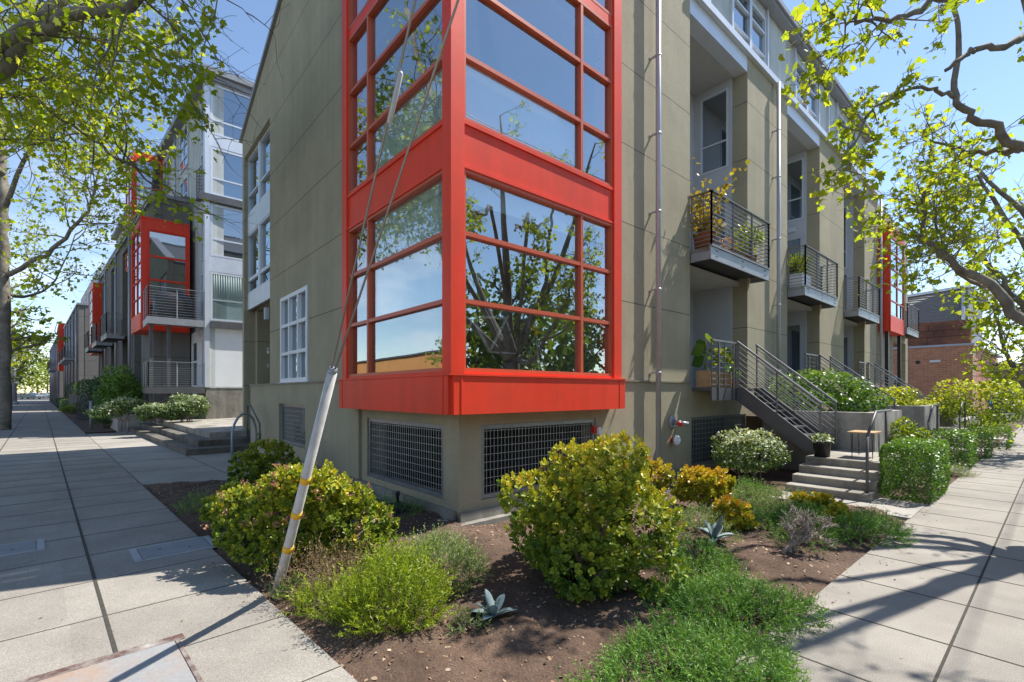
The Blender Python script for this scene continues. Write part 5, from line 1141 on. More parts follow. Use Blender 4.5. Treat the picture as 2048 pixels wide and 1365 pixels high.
def leafy(name, label, c, rx, ry, rz, n, mat, size, T=T_OVAL, seed=2, cat='shrub', group=None, box=False, amp=0.25, inner=0.55, stem_n=8, rot=0.0, low=-0.3, zoff=0.0, up=0.35, varup=0.35, vbase=0.3, trunk=True):
    o = thing(name, label, cat, c, group)
    if box:
        u = nrng.uniform(-1, 1, (n, 3)); f = nrng.integers(0, 5, n); sgn = np.where(nrng.random(n) < .5, -1, 1)
        dep = 1-np.abs(nrng.normal(0, 0.07, n)); 
        for a in range(3): pass
        ax = np.where(f < 2, 0, np.where(f < 4, 1, 2)); u[np.arange(n), ax] = np.where(ax == 2, 1, sgn)*dep
        rr = 1+0.03*np.sin(u[:, 0]*5+seed)+0.03*np.sin(u[:, 1]*6+u[:, 2]*4+seed)
        u = np.sign(u)*np.abs(u)
        # round the box edges
        m4 = (np.abs(u)**6).sum(1)**(1/6); u = u/np.maximum(m4, 1)[:, None]*rr[:, None]
        P = np.stack([u[:, 0]*rx, u[:, 1]*ry, (u[:, 2]+1)/2*rz], 1); d = unit(u)
        ca, sa = math.cos(rot), math.sin(rot)
        P = np.stack([P[:, 0]*ca-P[:, 1]*sa, P[:, 0]*sa+P[:, 1]*ca, P[:, 2]], 1); d = np.stack([d[:, 0]*ca-d[:, 1]*sa, d[:, 0]*sa+d[:, 1]*ca, d[:, 2]], 1)
    else:
        P, d = clumps(n, rx, ry, rz*0.6, seed, K=int(12+rx*12), cr=0.42, low=low); P[:, 2] += rz*0.4+zoff
        ca, sa = math.cos(rot), math.sin(rot)
        P = np.stack([P[:, 0]*ca-P[:, 1]*sa, P[:, 0]*sa+P[:, 1]*ca, P[:, 2]], 1); d = np.stack([d[:, 0]*ca-d[:, 1]*sa, d[:, 0]*sa+d[:, 1]*ca, d[:, 2]], 1)
    keep = P[:, 2] > -0.02; P = P[keep]; d = d[keep]; N = len(P)
    nn = unit(d*0.8+rdirs(N)*0.75+np.array([0, 0, up])); y = unit(d*0.4+rdirs(N)+np.array([0, 0, -0.1]))
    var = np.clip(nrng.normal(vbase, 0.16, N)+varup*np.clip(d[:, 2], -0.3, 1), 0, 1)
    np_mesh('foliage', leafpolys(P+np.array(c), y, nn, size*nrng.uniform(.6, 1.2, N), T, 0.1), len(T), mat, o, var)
    k = nrng.choice(N, min(stem_n, N), replace=False)
    stems('stem', TWIG, o, c, [tuple(P[i]*0.8+np.array(c)) for i in k], 0.016 if rz > 0.5 else 0.008, stem_n, min(rx, ry)*0.3)
    return o
def sprigs(name, label, c, rx, ry, rz, n, mat, L=0.16, clump=False, needles=12, nl=0.03, nw=0.2, seed=3, group=None, amp=0.35, upb=0.7, cat='shrub', bare=None, spread=0.9, inner=0.5, vb=0.35):
    """mound of upright sprigs covered with narrow leaves"""
    o = thing(name, label, cat, c, group)
    if clump: P, d = clumps(n, rx, ry, rz*0.9, seed, K=16, cr=0.40, low=0.0, flat=0.7); kp = P[:, 2] > -0.02; P = P[kp]; d = d[kp]
    else: P, d = shell(n, rx, ry, rz*0.85, seed, inner, amp, low=0.02, sharp=9)
    P[:, 2] = np.maximum(P[:, 2]-L*0.35, 0.0)
    for i in range(len(P)): P[i, 2] += 0
    dr = unit(d*spread+np.array([0, 0, upb])+rdirs(len(P))*0.45)
    t = np.tile(np.linspace(0.05, 1, needles), len(P))
    Ls = np.repeat(L*nrng.uniform(.6, 1.25, len(P)), needles)
    D = np.repeat(dr, needles, 0); bend = np.repeat(rdirs(len(P))*0.3, needles, 0)
    pos = np.repeat(P, needles, 0)+D*(t*Ls)[:, None]+bend*((t**2)*Ls)[:, None]+np.array(c)
    rd = rdirs(len(pos)); y = unit(D*0.8+rd)
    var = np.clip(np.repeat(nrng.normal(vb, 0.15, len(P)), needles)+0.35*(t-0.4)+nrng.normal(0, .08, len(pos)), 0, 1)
    sz = nl*nrng.uniform(.7, 1.25, len(pos))
    T = T_NEEDLE*np.array([nw*5, 1.0])
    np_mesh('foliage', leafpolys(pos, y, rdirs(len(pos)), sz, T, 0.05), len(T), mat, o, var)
    m = MB()
    for i in range(0, len(P), max(1, len(P)//60)):
        b = Vector(c)+Vector((P[i, 0]*0.25, P[i, 1]*0.25, -0.03)); e = Vector(P[i])+Vector(c); m.tube([b, b.lerp(e, .5)+Vector((0, 0, .03)), e], [0.006, 0.005, 0.002], 4)
    m.build('stem', TWIG, o)
    return o
def gz(px, py):
    x, y = at(px, py, 0.03); return (x, y, ground_z(x, y))
def agave(label, c, leaves, L, mat, group, tilt0=0.25):
    o = thing('agave', label, 'agave', c, group)
    for i in range(leaves):
        a = i*2.4; el = 1.35-1.15*(i/leaves)-0.1; l = L*(0.75+0.35*rnd.random()); m = MB(); n = 7; wd = 0.045*L/0.24
        ca, sa = math.cos(a), math.sin(a)
        for k in range(n+1):
            t = k/n; ww = wd*(0.55+1.1*t-1.65*t*t*t)*(1 if k < n else 0.02); r = l*t; e2 = el-0.75*t*t*(1.0-el/2.2)
            h = r*math.sin(el)-0.28*l*t*t*math.cos(el); rr = r*math.cos(el)
            for sgn, dz in ((-1, 0.35), (0, 0), (1, 0.35)):
                m.V.append((c[0]+ca*rr-sa*ww*sgn, c[1]+sa*rr+ca*ww*sgn, c[2]+0.02+h+ww*dz))
            for sgn in (0,): m.V.append((c[0]+ca*rr, c[1]+sa*rr, c[2]+0.02+h-0.018*(1-t)))
        for k in range(n):
            q = 4*k
            for A_, B_ in ((0, 1), (1, 2), (2, 3), (3, 0)): m.F.append((q+A_, q+B_, q+4+B_, q+4+A_)); m.S.append(True)
        b = m.build('leaf', mat, o)
    return o
# jade plants of the corner bed
jade('big green jade shrub in front of the right grille, largest in the bed', gz(1185, 1150)[:2]+(0.0,), 0.82, 0.70, 1.16, 3900, seed=5, flowers=8, nstem=18, size=0.041)
jade('jade shrub with pink flower heads right behind the leaning guy wire guard', gz(615, 1128)[:2]+(0.0,), 0.78, 0.52, 0.98, 3000, seed=9, flowers=80, nstem=12, size=0.041, red=0.12)
jade('dark green jade shrub in the shade of the left wall, behind the flowering one', at(525, 972)+(0.0,), 0.62, 0.5, 0.74, 700, seed=12, nstem=8, red=0.0)
jade('low dark jade shrub at the shaded pavement side of the flowering one', at(475, 1062)+(0.0,), 0.36, 0.4, 0.5, 380, seed=14, nstem=6, red=-0.1)
jade('tall thin stemmed golden jade right beside the grey drain pipe', at(1305, 1000)+(0.0,), 0.27, 0.25, 0.80, 170, mat=L_JADEY, seed=21, nstem=5, red=0.35)
jade('round golden jade shrub below the white alarm bell', at(1405, 1022)+(0.0,), 0.40, 0.36, 0.62, 420, mat=L_JADEY, seed=22, nstem=7, red=0.3)
jade('small orange tipped jade shrub in front of the round golden one', at(1462, 1058)+(0.0,), 0.24, 0.22, 0.36, 190, mat=L_JADEY, seed=23, nstem=5, red=0.45)
jade('small yellow jade shrub before the near concrete steps', at(1625, 1025)+(0.0,), 0.27, 0.22, 0.30, 170, mat=L_JADEY, seed=24, nstem=5)
jade('small green gold jade shrub at the edge of the near path', at(1668, 1052)+(0.0,), 0.22, 0.2, 0.26, 120, mat=L_JADEY, seed=25, nstem=5, red=0.1)
# lime and dry heath in front
sprigs('heath_shrub', 'bright lime green heath shrub at the front of the soil bed', gz(785, 1235), 0.34, 0.28, 0.56, 900, L_LIME, L=0.20, needles=16, nl=0.028, nw=0.26, seed=31, upb=1.0, amp=0.3, inner=0.35)
sprigs('heath_shrub', 'half dry brownish heath shrub between the guy wire guard and the lime one', gz(672, 1180), 0.38, 0.30, 0.42, 520, L_BROWN, L=0.22, needles=12, nl=0.026, nw=0.2, seed=32, upb=0.8, amp=0.35, inner=0.2)
sprigs('heath_shrub', 'lime green low tuft beside the half dry heath shrub', gz(660, 1215), 0.26, 0.2, 0.20, 200, L_LIME, L=0.14, needles=14, nl=0.028, nw=0.26, seed=33)
sprigs('santolina', 'grey green feathery shrub behind the lime one in front of the pier', gz(878, 1150), 0.36, 0.42, 0.36, 950, L_SAGE, L=0.15, needles=14, nl=0.022, nw=0.3, seed=34)
sprigs('santolina', 'small dark feathery plant in the shade by the bait box', at(790, 1035)+(0,), 0.4, 0.3, 0.28, 240, L_ROSE, L=0.15, needles=10, nl=0.026, nw=0.25, seed=35)
# rosemary mats
RG = 'rosemary mounds of the corner bed'
for i, (px, py, rx, ry, rz, n, lab) in enumerate((
    (1390, 1345, 0.52, 0.46, 0.28, 2400, 'green rosemary mound nearest the camera by the right pavement'),
    (1480, 1225, 0.50, 0.46, 0.27, 2000, 'spreading rosemary mound beside the right pavement, second from the camera'),
    (1240, 1395, 0.26, 0.2, 0.16, 260, 'low sparse rosemary at the bottom frame edge'),
    (1400, 1135, 0.38, 0.42, 0.26, 1100, 'rosemary mound right beside the big green jade'),
    (1400, 1060, 0.46, 0.45, 0.36, 950, 'pale rosemary mound below the round golden jade'),
    (1545, 1010, 0.85, 0.5, 0.26, 1500, 'wide grey green rosemary mat in front of the near concrete steps'),
    (1490, 985, 0.5, 0.35, 0.26, 800, 'rosemary mound between the golden jade and the flowering shrub'),
    (1360, 1215, 0.34, 0.34, 0.2, 700, 'low rosemary spreading out from under the big green jade'),
    (1600, 1040, 0.5, 0.4, 0.26, 1200, 'grey green rosemary mound just behind the twisted bare shrub'),
    (1500, 1035, 0.34, 0.3, 0.2, 600, 'small rosemary mound beside the small orange tipped jade'),
    (1740, 1052, 0.34, 0.3, 0.2, 600, 'last small rosemary mound where the near path meets the pavement'),
    (1625, 1080, 0.42, 0.36, 0.34, 900, 'rosemary mound behind the twisted bare branches'),
    (1712, 1070, 0.55, 0.36, 0.28, 1000, 'dark rosemary mound at the end of the near path'))):
    sprigs('rosemary', lab, at(px, py, 0.02)+(0.0,), rx, ry, rz, n, L_ROSE if i not in (4, 5) else L_SAGE, L=0.11, needles=16, nl=0.022, nw=0.24, seed=40+i, group=RG, clump=True, upb=0.25, spread=1.1, vb=0.38)
sprigs('ground_herb', 'sparse green herb near the pavement edge beside the guy wire guard', gz(585, 1185), 0.12, 0.1, 0.1, 40, L_ROSE, L=0.1, needles=8, nl=0.04, nw=0.3, seed=61)
sprigs('ground_herb', 'dark weedy tuft in the shaded soil beside the left pavement', gz(405, 1020), 0.28, 0.25, 0.2, 130, L_ROSE, L=0.15, needles=10, nl=0.03, nw=0.25, seed=62)
sprigs('ground_herb', 'small green weed beside the front agave', gz(930, 1250), 0.1, 0.08, 0.1, 40, L_SAGE, L=0.1, needles=8, nl=0.03, nw=0.3, seed=63)
agave('blue grey agave in the bare soil in front of the big jade', gz(988, 1237), 10, 0.21, L_AGAVE, 'agaves of the corner bed')
agave('blue grey agave rising out of the rosemary on the right', at(1428, 1092)+(0.05,), 9, 0.30, L_AGAVE, 'agaves of the corner bed')
agave('tiny yellow agave in the bare soil on the right', at(1533, 1068)+(0.0,), 9, 0.13, L_AGY, 'agaves of the corner bed')
# twisted bare branches
tw = thing('bare_shrub', 'twisted leafless grey shrub lying in the soil by the right pavement', 'shrub', gz(1570, 1105)); m = MB(); b0 = Vector(gz(1565, 1112))
def wig(m, p, d, L, r, lv):
    pts = [p]; rs = [r]
    for k in range(5):
        d = (d+Vector((rnd.uniform(-1, 1), rnd.uniform(-1, 1), rnd.uniform(-.6, .8)))*0.55).normalized(); p = p+d*L/5; pts.append(p); rs.append(r*(1-0.13*(k+1)))
        if lv > 0 and k > 0:
            for _ in range(2 if lv > 1 else 3): wig(m, p, (d+Vector((rnd.uniform(-1, 1), rnd.uniform(-1, 1), rnd.uniform(-.2, 1)))*1.1).normalized(), L*0.55, r*0.5, lv-1)
    m.tube(pts, rs, 6)
for k in range(3): wig(m, b0+Vector((0.08*k, 0.04*k, 0)), Vector((0.6, 0.5, 0.35)), 0.34, 0.024, 2)
m.build('branch', pmat('grey_dead_wood', (0.27, 0.225, 0.185), 0.9, var=0.25, scale=12), tw)
# shrubs along the right stoops
def fr(s, n, z=0.0): return FR.p(s, n, z)
leafy('flowering_shrub', 'round shrub of pale edged leaves in front of the first stoop grille', fr(5.75, 1.15), 0.75, 0.62, 1.12, 5200, L_VIBU, 0.06, seed=71, amp=0.3, vbase=0.25, varup=0.5)
leafy('flowering_shrub', 'dark green shrub under the first steel stair', fr(6.6, 0.6), 0.5, 0.4, 0.95, 1800, L_HEDGE, 0.06, seed=72)
leafy('clipped_hedge', 'clipped box shaped green hedge between the near steps and the right pavement', fr(6.65, 3.36), 0.33, 0.92, 0.86, 11000, L_HEDGE, 0.042, box=True, seed=73, rot=-R(RAZ), vbase=0.35)
leafy('large_shrub', 'large glossy green shrub in the first planter behind the concrete wall', fr(9.6, 1.2, 0.9), 1.25, 1.05, 1.25, 6500, L_HEDGE, 0.085, seed=74, amp=0.3, vbase=0.3, varup=0.55)
leafy('large_shrub', 'glossy green shrub hanging over the end of the first concrete wall', fr(9.2, 2.75, 0.0), 0.55, 0.4, 1.1, 1900, L_YG, 0.08, seed=75, vbase=0.2)
leafy('clipped_hedge', 'rounded olive green hedge beside the second path', fr(11.1, 3.2), 0.5, 0.85, 0.78, 3400, L_HEDGE, 0.055, box=True, seed=76, rot=-R(RAZ), vbase=0.42)
leafy('clipped_hedge', 'low rounded hedge beside the second path, farther one', fr(13.4, 3.35), 0.45, 0.7, 0.62, 2000, L_HEDGE, 0.055, box=True, seed=77, rot=-R(RAZ), vbase=0.42)
leafy('large_shrub', 'yellow green spreading shrub in the second planter', fr(15.2, 1.4, 0.7), 1.3, 1.0, 1.05, 4800, L_YG, 0.10, seed=78, vbase=0.4, varup=0.6)
leafy('large_shrub', 'tall yellow green shrub leaning over the farther steps', fr(18.6, 3.0, 0.2), 1.7, 1.1, 1.75, 7200, L_YG, 0.10, seed=79, vbase=0.4, varup=0.65, zoff=0.2)
leafy('clipped_hedge', 'dark rounded hedge at the third path', fr(17.0, 3.5), 0.5, 0.8, 0.6, 1500, L_HEDGE, 0.06, box=True, seed=80, rot=-R(RAZ))
leafy('ground_cover', 'strap leaved green border along the far right pavement', SR.p(20.5, -0.55, 0), 3.2, 0.45, 0.55, 1800, L_YG, 0.14, T=T_OVAL*np.array([0.5, 1.5]), seed=81, rot=R(90-SRAZ), vbase=0.15, cat='plants')
sprigs('rosemary', 'grey rosemary strip beside the rounded olive green hedge', fr(9.3, 3.45), 0.6, 0.25, 0.25, 300, L_SAGE, L=0.13, needles=12, nl=0.024, nw=0.22, seed=82, group=RG)
# pots
def fill(o, c, r, h, n, mat, size, T=T_OVAL, seed=1, up=0.5):
    P, d = shell(n, r, r, h*0.6, seed, 0.2, 0.4, low=-0.2); P[:, 2] += h*0.4; N = len(P)
    np_mesh('foliage', leafpolys(P+np.array(c), unit(d+rdirs(N)*0.8), unit(d+rdirs(N)*0.6+np.array([0, 0, up])), size*nrng.uniform(.6, 1.2, N), T, 0.1), len(T), mat, o)
fill(bpot, FR.p(6.42, 2.1, 0.74), 0.16, 0.16, 220, L_VIBU, 0.06, seed=2)
fill(wpl, FR.p(7.0, 0.25, 1.9), 0.14, 0.3, 120, L_HEDGE, 0.07)
fill(bp4, FR.p(6.95, 0.22, 4.68), 0.2, 0.3, 200, L_FLOW, 0.05)
fill(bp2, FR.p(8.0, 0.2, 4.75), 0.3, 0.75, 420, L_YG, 0.08)
o = bp3; n = 260; P = np.stack([nrng.uniform(11.08, 11.72, n), nrng.uniform(-.1, .28, n), np.full(n, 4.86)], 1)
Q = np.array([FR.p(*p) for p in P]); y = unit(np.stack([nrng.normal(0, .22, n), nrng.normal(0, .22, n), np.ones(n)], 1))
np_mesh('foliage', leafpolys(Q, y, rdirs(n), 0.62*nrng.uniform(.6, 1.2, n), np.array([(-.015, 0), (.015, 0), (.02, .5), (0, 1), (-.02, .5)]), 0.15), 5, L_YG, o)
m = MB(); c = Vector(FR.p(6.0, 0.12, 4.8)); tips = []
for k in range(16):
    d = Vector((rnd.uniform(-1, 1), rnd.uniform(-1, 1), rnd.uniform(0.9, 2.2))).normalized(); L = rnd.uniform(0.8, 1.75)
    pts = [c, c+d*L*0.4, c+d*L*0.75+Vector((rnd.uniform(-.2, .2), rnd.uniform(-.2, .2), 0)), c+d*L+Vector((rnd.uniform(-.3, .3), rnd.uniform(-.3, .3), 0))]; m.tube(pts, [.012, .009, .005, .002], 5)
    for q in range(22): t = rnd.uniform(0.25, 1.0); i = min(2, int(t*3)); tips.append(pts[i].lerp(pts[i+1], t*3-i)+Vector((rnd.gauss(0, .07), rnd.gauss(0, .07), rnd.gauss(0, .04))))
m.build('stem', TWIG, bp1); tp = np.array([tuple(t) for t in tips]); low_ = np.array(c)+np.abs(nrng.normal(0, 1, (240, 3)))*np.array([.16, .16, .3])*np.sign(nrng.normal(size=(240, 3)))*np.array([1, 1, 0.6])+np.array([0, 0, .25]); tp = np.vstack([tp, low_])
np_mesh('foliage', leafpolys(tp, rdirs(len(tp))+np.array([0, 0, -.3]), rdirs(len(tp))+np.array([0, 0, .8]), 0.085*nrng.uniform(.6, 1.2, len(tp)), T_MAPLE*np.array([1, 1]), .1), len(T_MAPLE), L_AUT, bp1)
fill(wb, FR.p(6.55, 0.25, 2.1), 0.16, 0.45, 160, L_YG, 0.11); 
m = MB(); b = Vector(FR.p(5.9, 0.15, 2.0)); tip = b+Vector((0.05, 0, .75)); m.tube([b, b.lerp(tip, .5)+Vector((.05, 0, 0)), tip], [.02, .014, .01], 6); m.build('stem', TWIG, wb)
P = np.array([tuple(b.lerp(tip, t)) for t in (0.35, .5, .65, .8, .9, 1, 1)]); np_mesh('big_leaf', leafpolys(P, rdirs(7)*np.array([1, 1, .3])+np.array([0, 0, -.2]), rdirs(7)*.4+np.array([.5, -.6, .5]), .36*np.ones(7), T_OVAL*np.array([1.5, 1]), .3), 6, L_HEDGE, wb)
# plants on the left
leafy('flowering_shrub', 'green shrub at the foot of the wall under the small grille', at(565, 905)+(0.0,), 0.62, 0.42, 0.85, 2200, L_HEDGE, 0.06, seed=91, vbase=0.35)
def pl(px, Y, z): x, y, _ = at_y(px, 785, Y); return (x, y, z)
for i, (px, Y, rx, ry, rz, lab) in enumerate((
    (248, 18.9, 1.15, 0.8, 1.0, 'pale leaved shrub behind the low planter wall, widest of the court shrubs'),
    (372, 18.4, 0.85, 0.7, 1.12, 'pale leaved shrub against the court building plinth'),
    (318, 18.0, 0.75, 0.6, 0.85, 'smaller pale leaved shrub between two larger ones in the court'))):
    leafy('flowering_shrub', lab, pl(px, Y, 0.56), rx*.9, ry*.85, rz*.88, 3400, L_VIBU, 0.09, seed=95+i, rot=R(48), vbase=0.22, varup=0.4)
leafy('large_shrub', 'sunlit glossy shrub beside the porch railing across the court', SL.p(16.5, -1.25, 0.5), 1.15, 0.85, 2.25, 4800, L_HEDGE, 0.13, seed=101, vbase=0.4, varup=0.6, rot=R(90+44))
for i, (s, L, h, n) in enumerate(((20.6, 1.8, 2.45, 4400), (25.3, 2.0, 2.45, 4200), (36, 6.0, 2.5, 5200), (56, 12, 2.5, 5200))):
    leafy('clipped_hedge', ['dark tall hedge next to the sunlit glossy shrub', 'dark tall hedge behind the left bar stair', 'dark tall hedge farther along the left row', 'dark tall hedge at the far end of the left row'][i], SL.p(s, -1.45, 0), 0.62, L, h, n, L_HEDGED, 0.13, box=True, seed=110+i, rot=R(-STAZ), vbase=0.3)
leafy('clipped_hedge', 'low dark hedge along the far left pavement', SL.p(52, -0.45, 0), 0.45, 10.0, 1.0, 4200, L_HEDGED, 0.12, box=True, seed=120, rot=R(-STAZ), vbase=0.4)
leafy('flowering_shrub', 'pale low bush at the end of the low dark hedge', SL.p(39, -0.5, 0), 0.9, 0.5, 0.8, 1500, L_YG, 0.10, seed=121, vbase=0.25)
leafy('flowering_shrub', 'low dark bush with pale flowers beside the slim post', SL.p(18.4, -1.0, 0.0), 1.2, 0.6, 1.0, 2600, L_VIBU, 0.09, seed=122, rot=R(134), vbase=0.2, varup=0.3)
# left bar stairs and wall
lst = thing('steel_stair', 'dark bar railed steel stair among the hedges of the left row', 'stair', SL.p(28.6, -0.5, 0)); hs = 28.0
for q in (0.0, 1.2):
    railing([SL.p(hs+q, -0.3, 0.05), SL.p(hs+q, -2.0, 1.45)], 0, 0.95, bars=8, mat=STEEL, post_every=0.8, r=0.02).build('railing', STEEL, lst)
    m = MB(); m.bar(SL.p(hs+q, -0.3, 0.0), SL.p(hs+q, -2.0, 1.35), 0.05, 0.24); m.build('stringer', STEEL, lst)
for i in range(6): m = MB(); m.box(SL, hs+0.03, hs+1.17, -0.45-0.26*i-0.13, -0.45-0.26*i+0.13, 0.15+0.21*i, 0.19+0.21*i); m.build('tread', STEEL, lst)
lw = MB(); lw.box(SL, 40.5, 40.8, -1.9, -0.35, -0.1, 1.5); tag(lw.build('retaining_wall', WALLC, None, SL.p(40.6, -1, 0)), 'small pale concrete wall end beside the left bar stair', 'wall')
# ------------------------------------------------------------------ trees
class Tree:
    def __init__(t, name, label, base, mat_leaf, T, group=None, bark=BARK):
        t.o = thing(name, label, 'tree', base, group); t.tr = MB(); t.tw = MB(); t.P = []; t.D = []; t.ml = mat_leaf; t.T = T; t.bark = bark
    def limb(t, pts, r0, r1, sides=9, seg=5, jit=0.05):
        """smooth path through points"""
        P = [Vector(p) for p in pts]; out = []
        for i in range(len(P)-1):
            p0, p1, p2, p3 = P[max(i-1, 0)], P[i], P[i+1], P[min(i+2, len(P)-1)]
            for k in range(seg):
                u = k/seg; q = 0.5*((2*p1)+(p2-p0)*u+(2*p0-5*p1+4*p2-p3)*u*u+(3*p1-p0-3*p2+p3)*u**3)
                if 0 < i*seg+k: q = q+Vector((rnd.gauss(0, jit), rnd.gauss(0, jit), rnd.gauss(0, jit)))
                out.append(q)
        out.append(P[-1]); n = len(out)
        t.tr.tube(out, [r0+(r1-r0)*(k/(n-1))**0.8 for k in range(n)], sides); return out
    def grow(t, p, d, L, r, lv, droop=0.0, up=0.12, leaf_step=0.10, kids=4, spread=0.75, lj=0.09):
        n = 6; pts = [p]; dirs = [d]
        for k in range(n):
            d = (d+Vector((rnd.gauss(0, .16), rnd.gauss(0, .16), rnd.gauss(0, .14)+up-droop*k/n))).normalized(); p = p+d*L/n; pts.append(p); dirs.append(d)
        (t.tr if r > 0.025 else t.tw).tube(pts, [max(r*(1-0.8*k/n), 0.003) for k in range(n+1)], 6 if r > 0.02 else 4, False)
        if lv <= 1:
            m = max(2, int(L/leaf_step))
            for k in range(m):
                f = n*(0.1+0.9*(k+rnd.random())/m); i = min(n-1, int(f)); q = pts[i].lerp(pts[i+1], f-i)
                t.P.append((q.x+rnd.gauss(0, lj), q.y+rnd.gauss(0, lj), q.z+rnd.gauss(0, lj)-0.03)); t.D.append(tuple(dirs[i]))
        if lv > 0:
            for k in range(kids):
                f = n*(0.3+0.7*(k+0.7*rnd.random())/kids); i = min(n-1, int(f)); q = pts[i].lerp(pts[i+1], f-i)
                s = Vector((rnd.gauss(0, 1), rnd.gauss(0, 1), rnd.gauss(0.1, .8))).normalized()
                t.grow(q, (dirs[i]*(1-spread*0.5)+s*spread).normalized(), L*rnd.uniform(.45, .7), r*0.5, lv-1, droop, up, leaf_step, kids, spread, lj)
    def done(t, size, vb=0.45, dens=1):
        t.tr.build('trunk', t.bark, t.o)
        if t.tw.V: t.tw.build('twigs', t.bark, t.o)
        P = np.array(t.P); P = np.repeat(P, dens, 0)+(nrng.normal(0, size*0.5, (len(P)*dens, 3)) if dens > 1 else 0); N = len(P)
        y = unit(rdirs(N)*np.array([1, 1, .6])+np.array([0, 0, -.55])); nn = unit(rdirs(N)*0.9+np.array([0, 0, .7]))
        np_mesh('crown', leafpolys(P, y, nn, size*nrng.uniform(.35, 1.25, N), t.T, .2), len(t.T), t.ml, t.o, np.clip(nrng.normal(vb, .22, N), 0, 1))
        return N
TREES = 'plane trees along the streets'
def auto_tree(label, base, H, trunk_h, r, spread, nl, lsize, mat=L_PLANE, T=T_MAPLES, lv=2, dens=1, lean=(0, 0), leaf_step=0.2, kids=4, group=TREES, bare=0.0):
    t = Tree('plane_tree', label, (base[0], base[1], 0), mat, T, group)
    b = Vector((base[0], base[1], -0.1)); top = b+Vector((lean[0], lean[1], H*0.72))
    path = t.limb([b, b.lerp(top, .3)+Vector((rnd.gauss(0, .12), rnd.gauss(0, .12), 0)), b.lerp(top, .65)+Vector((rnd.gauss(0, .25), rnd.gauss(0, .25), 0)), top], r, r*0.15, 12, 5, 0.02)
    for k in range(nl):
        f = trunk_h/(H*0.72)+(1-trunk_h/(H*0.72))*(k+0.5)/nl; i = min(len(path)-2, int(f*(len(path)-1))); p = path[i]
        a = k*2.4+rnd.uniform(-.4, .4); d = Vector((math.cos(a), math.sin(a), rnd.uniform(.25, .9))).normalized()
        t.grow(p, d, spread*rnd.uniform(.7, 1.1)*(1-0.35*f), r*0.42, lv, 0.12, 0.08, leaf_step, kids)
    t.done(lsize, dens=dens); return t
# near left street tree: trunk outside the frame, limbs overhead
T0 = Tree('plane_tree', 'big leafy plane tree hanging into the upper left of the picture', (-10.6, 6.4, 0), L_PLANE, T_MAPLE, TREES)
b = Vector((-10.6, 6.4, -0.1))
T0.limb([b, b+Vector((.1, .1, 2.4)), b+Vector((.3, .5, 5.2))], .30, .22, 12)
f0 = b+Vector((.3, .5, 5.2))
limbs = [([f0, at_y(-120, 150, 8.2), at_y(60, 60, 8.0), at_y(260, 5, 7.6), at_y(330, -60, 7.3)], .17, .05),
         ([f0, at_y(-150, 330, 8.6), at_y(10, 130, 8.3), at_y(95, 30, 8.0), at_y(130, -60, 8)], .16, .07),
         ([f0+Vector((0, 0, -.8)), at_y(-60, 110, 9), at_y(120, 70, 9.2), at_y(200, 20, 9.2), at_y(330, 130, 9.4)], .12, .03),
         ([f0+Vector((0, 0, -1)), at_y(-60, 120, 9.5), at_y(0, 180, 9.8), at_y(95, 215, 10), at_y(200, 290, 10.2), at_y(275, 340, 10.2)], .09, .015),
         ([f0, at_y(-200, -300, 10), at_y(-100, -500, 11)], .18, .08), ([f0, b+Vector((-1.5, 1.5, 8)), b+Vector((-2.5, 3, 11))], .2, .06), ([f0, b+Vector((1.0, -2.5, 7)), b+Vector((1.2, -4.5, 8.5))], .16, .05)]
paths = [T0.limb(p, a, c, 9, 6, .03) for p, a, c in limbs]
for pi, pth in enumerate(paths):
    st_ = 6 if pi < 4 else 8
    for i in range(st_, len(pth)):
        for _ in range((2 if i % 3 == 0 else 1) if pi < 4 else 1):
            d = (pth[i]-pth[i-1]).normalized(); s = Vector((rnd.gauss(0, 1), rnd.gauss(0, 1), rnd.gauss(0, .8))).normalized()
            T0.grow(pth[i], (d*0.5+s).normalized(), rnd.uniform(0.9, 1.8), .02, 2, .12, .02, .36, 3, .8, .06)
for px, py, Y, L in ((330, 50, 8.2, 1.3), (400, 20, 8.4, .8), (280, 150, 9.0, 1.2), (230, 110, 9, 1.5), (390, 215, 10, 0.7), (180, 180, 9.6, 1.7), (120, 260, 10.5, 1.8), (60, 330, 10.8, 1.9), (200, 300, 10.4, 1.4), (30, 210, 9.8, 1.7), (390, 240, 10.3, 0.6), (290, 95, 8.6, 1.4), (150, 90, 9, 1.6), (60, 150, 9.6, 1.6), (100, 190, 10, 1.6)):
    T0.grow(Vector(at_y(px-60, py-50, Y)), Vector((.55, .15, -.35)).normalized(), L, .012, 2, .15, 0.0, .30, 4, .8, .06)
T0.P = [p for p in T0.P if math.hypot(p[0]+10.6, p[1]-6.4) < 6.3 and p[0] < -0.61*p[1]]
n0_ = T0.done(.108, .5, 2)
# second row tree with the trunk at the left frame edge
x1, y1 = at(6, 860)
t1 = Tree('plane_tree', 'plane tree with its trunk standing at the left frame edge', (x1, y1, 0), L_PLANE, T_MAPLES, TREES); b = Vector((x1, y1, -.1))
pth = t1.limb([b, at_y(8, 700, y1), at_y(6, 520, y1), at_y(8, 400, y1), at_y(2, 250, y1+.5), at_y(-20, 80, y1+1)], .27, .13, 12, 5, .03)
l2 = t1.limb([at_y(16, 550, y1), at_y(90, 510, y1-.8), at_y(150, 450, y1-1.4), at_y(185, 400, y1-1.8), at_y(200, 330, y1-2)], .11, .03, 8, 5, .03)
l3 = t1.limb([at_y(10, 590, y1), at_y(70, 590, y1+2), at_y(110, 560, y1+3), at_y(150, 470, y1+4)], .08, .02, 8, 5, .03)
l4 = t1.limb([at_y(6, 420, y1), at_y(60, 300, y1-1), at_y(150, 200, y1-2)], .12, .03, 8, 5, .04)
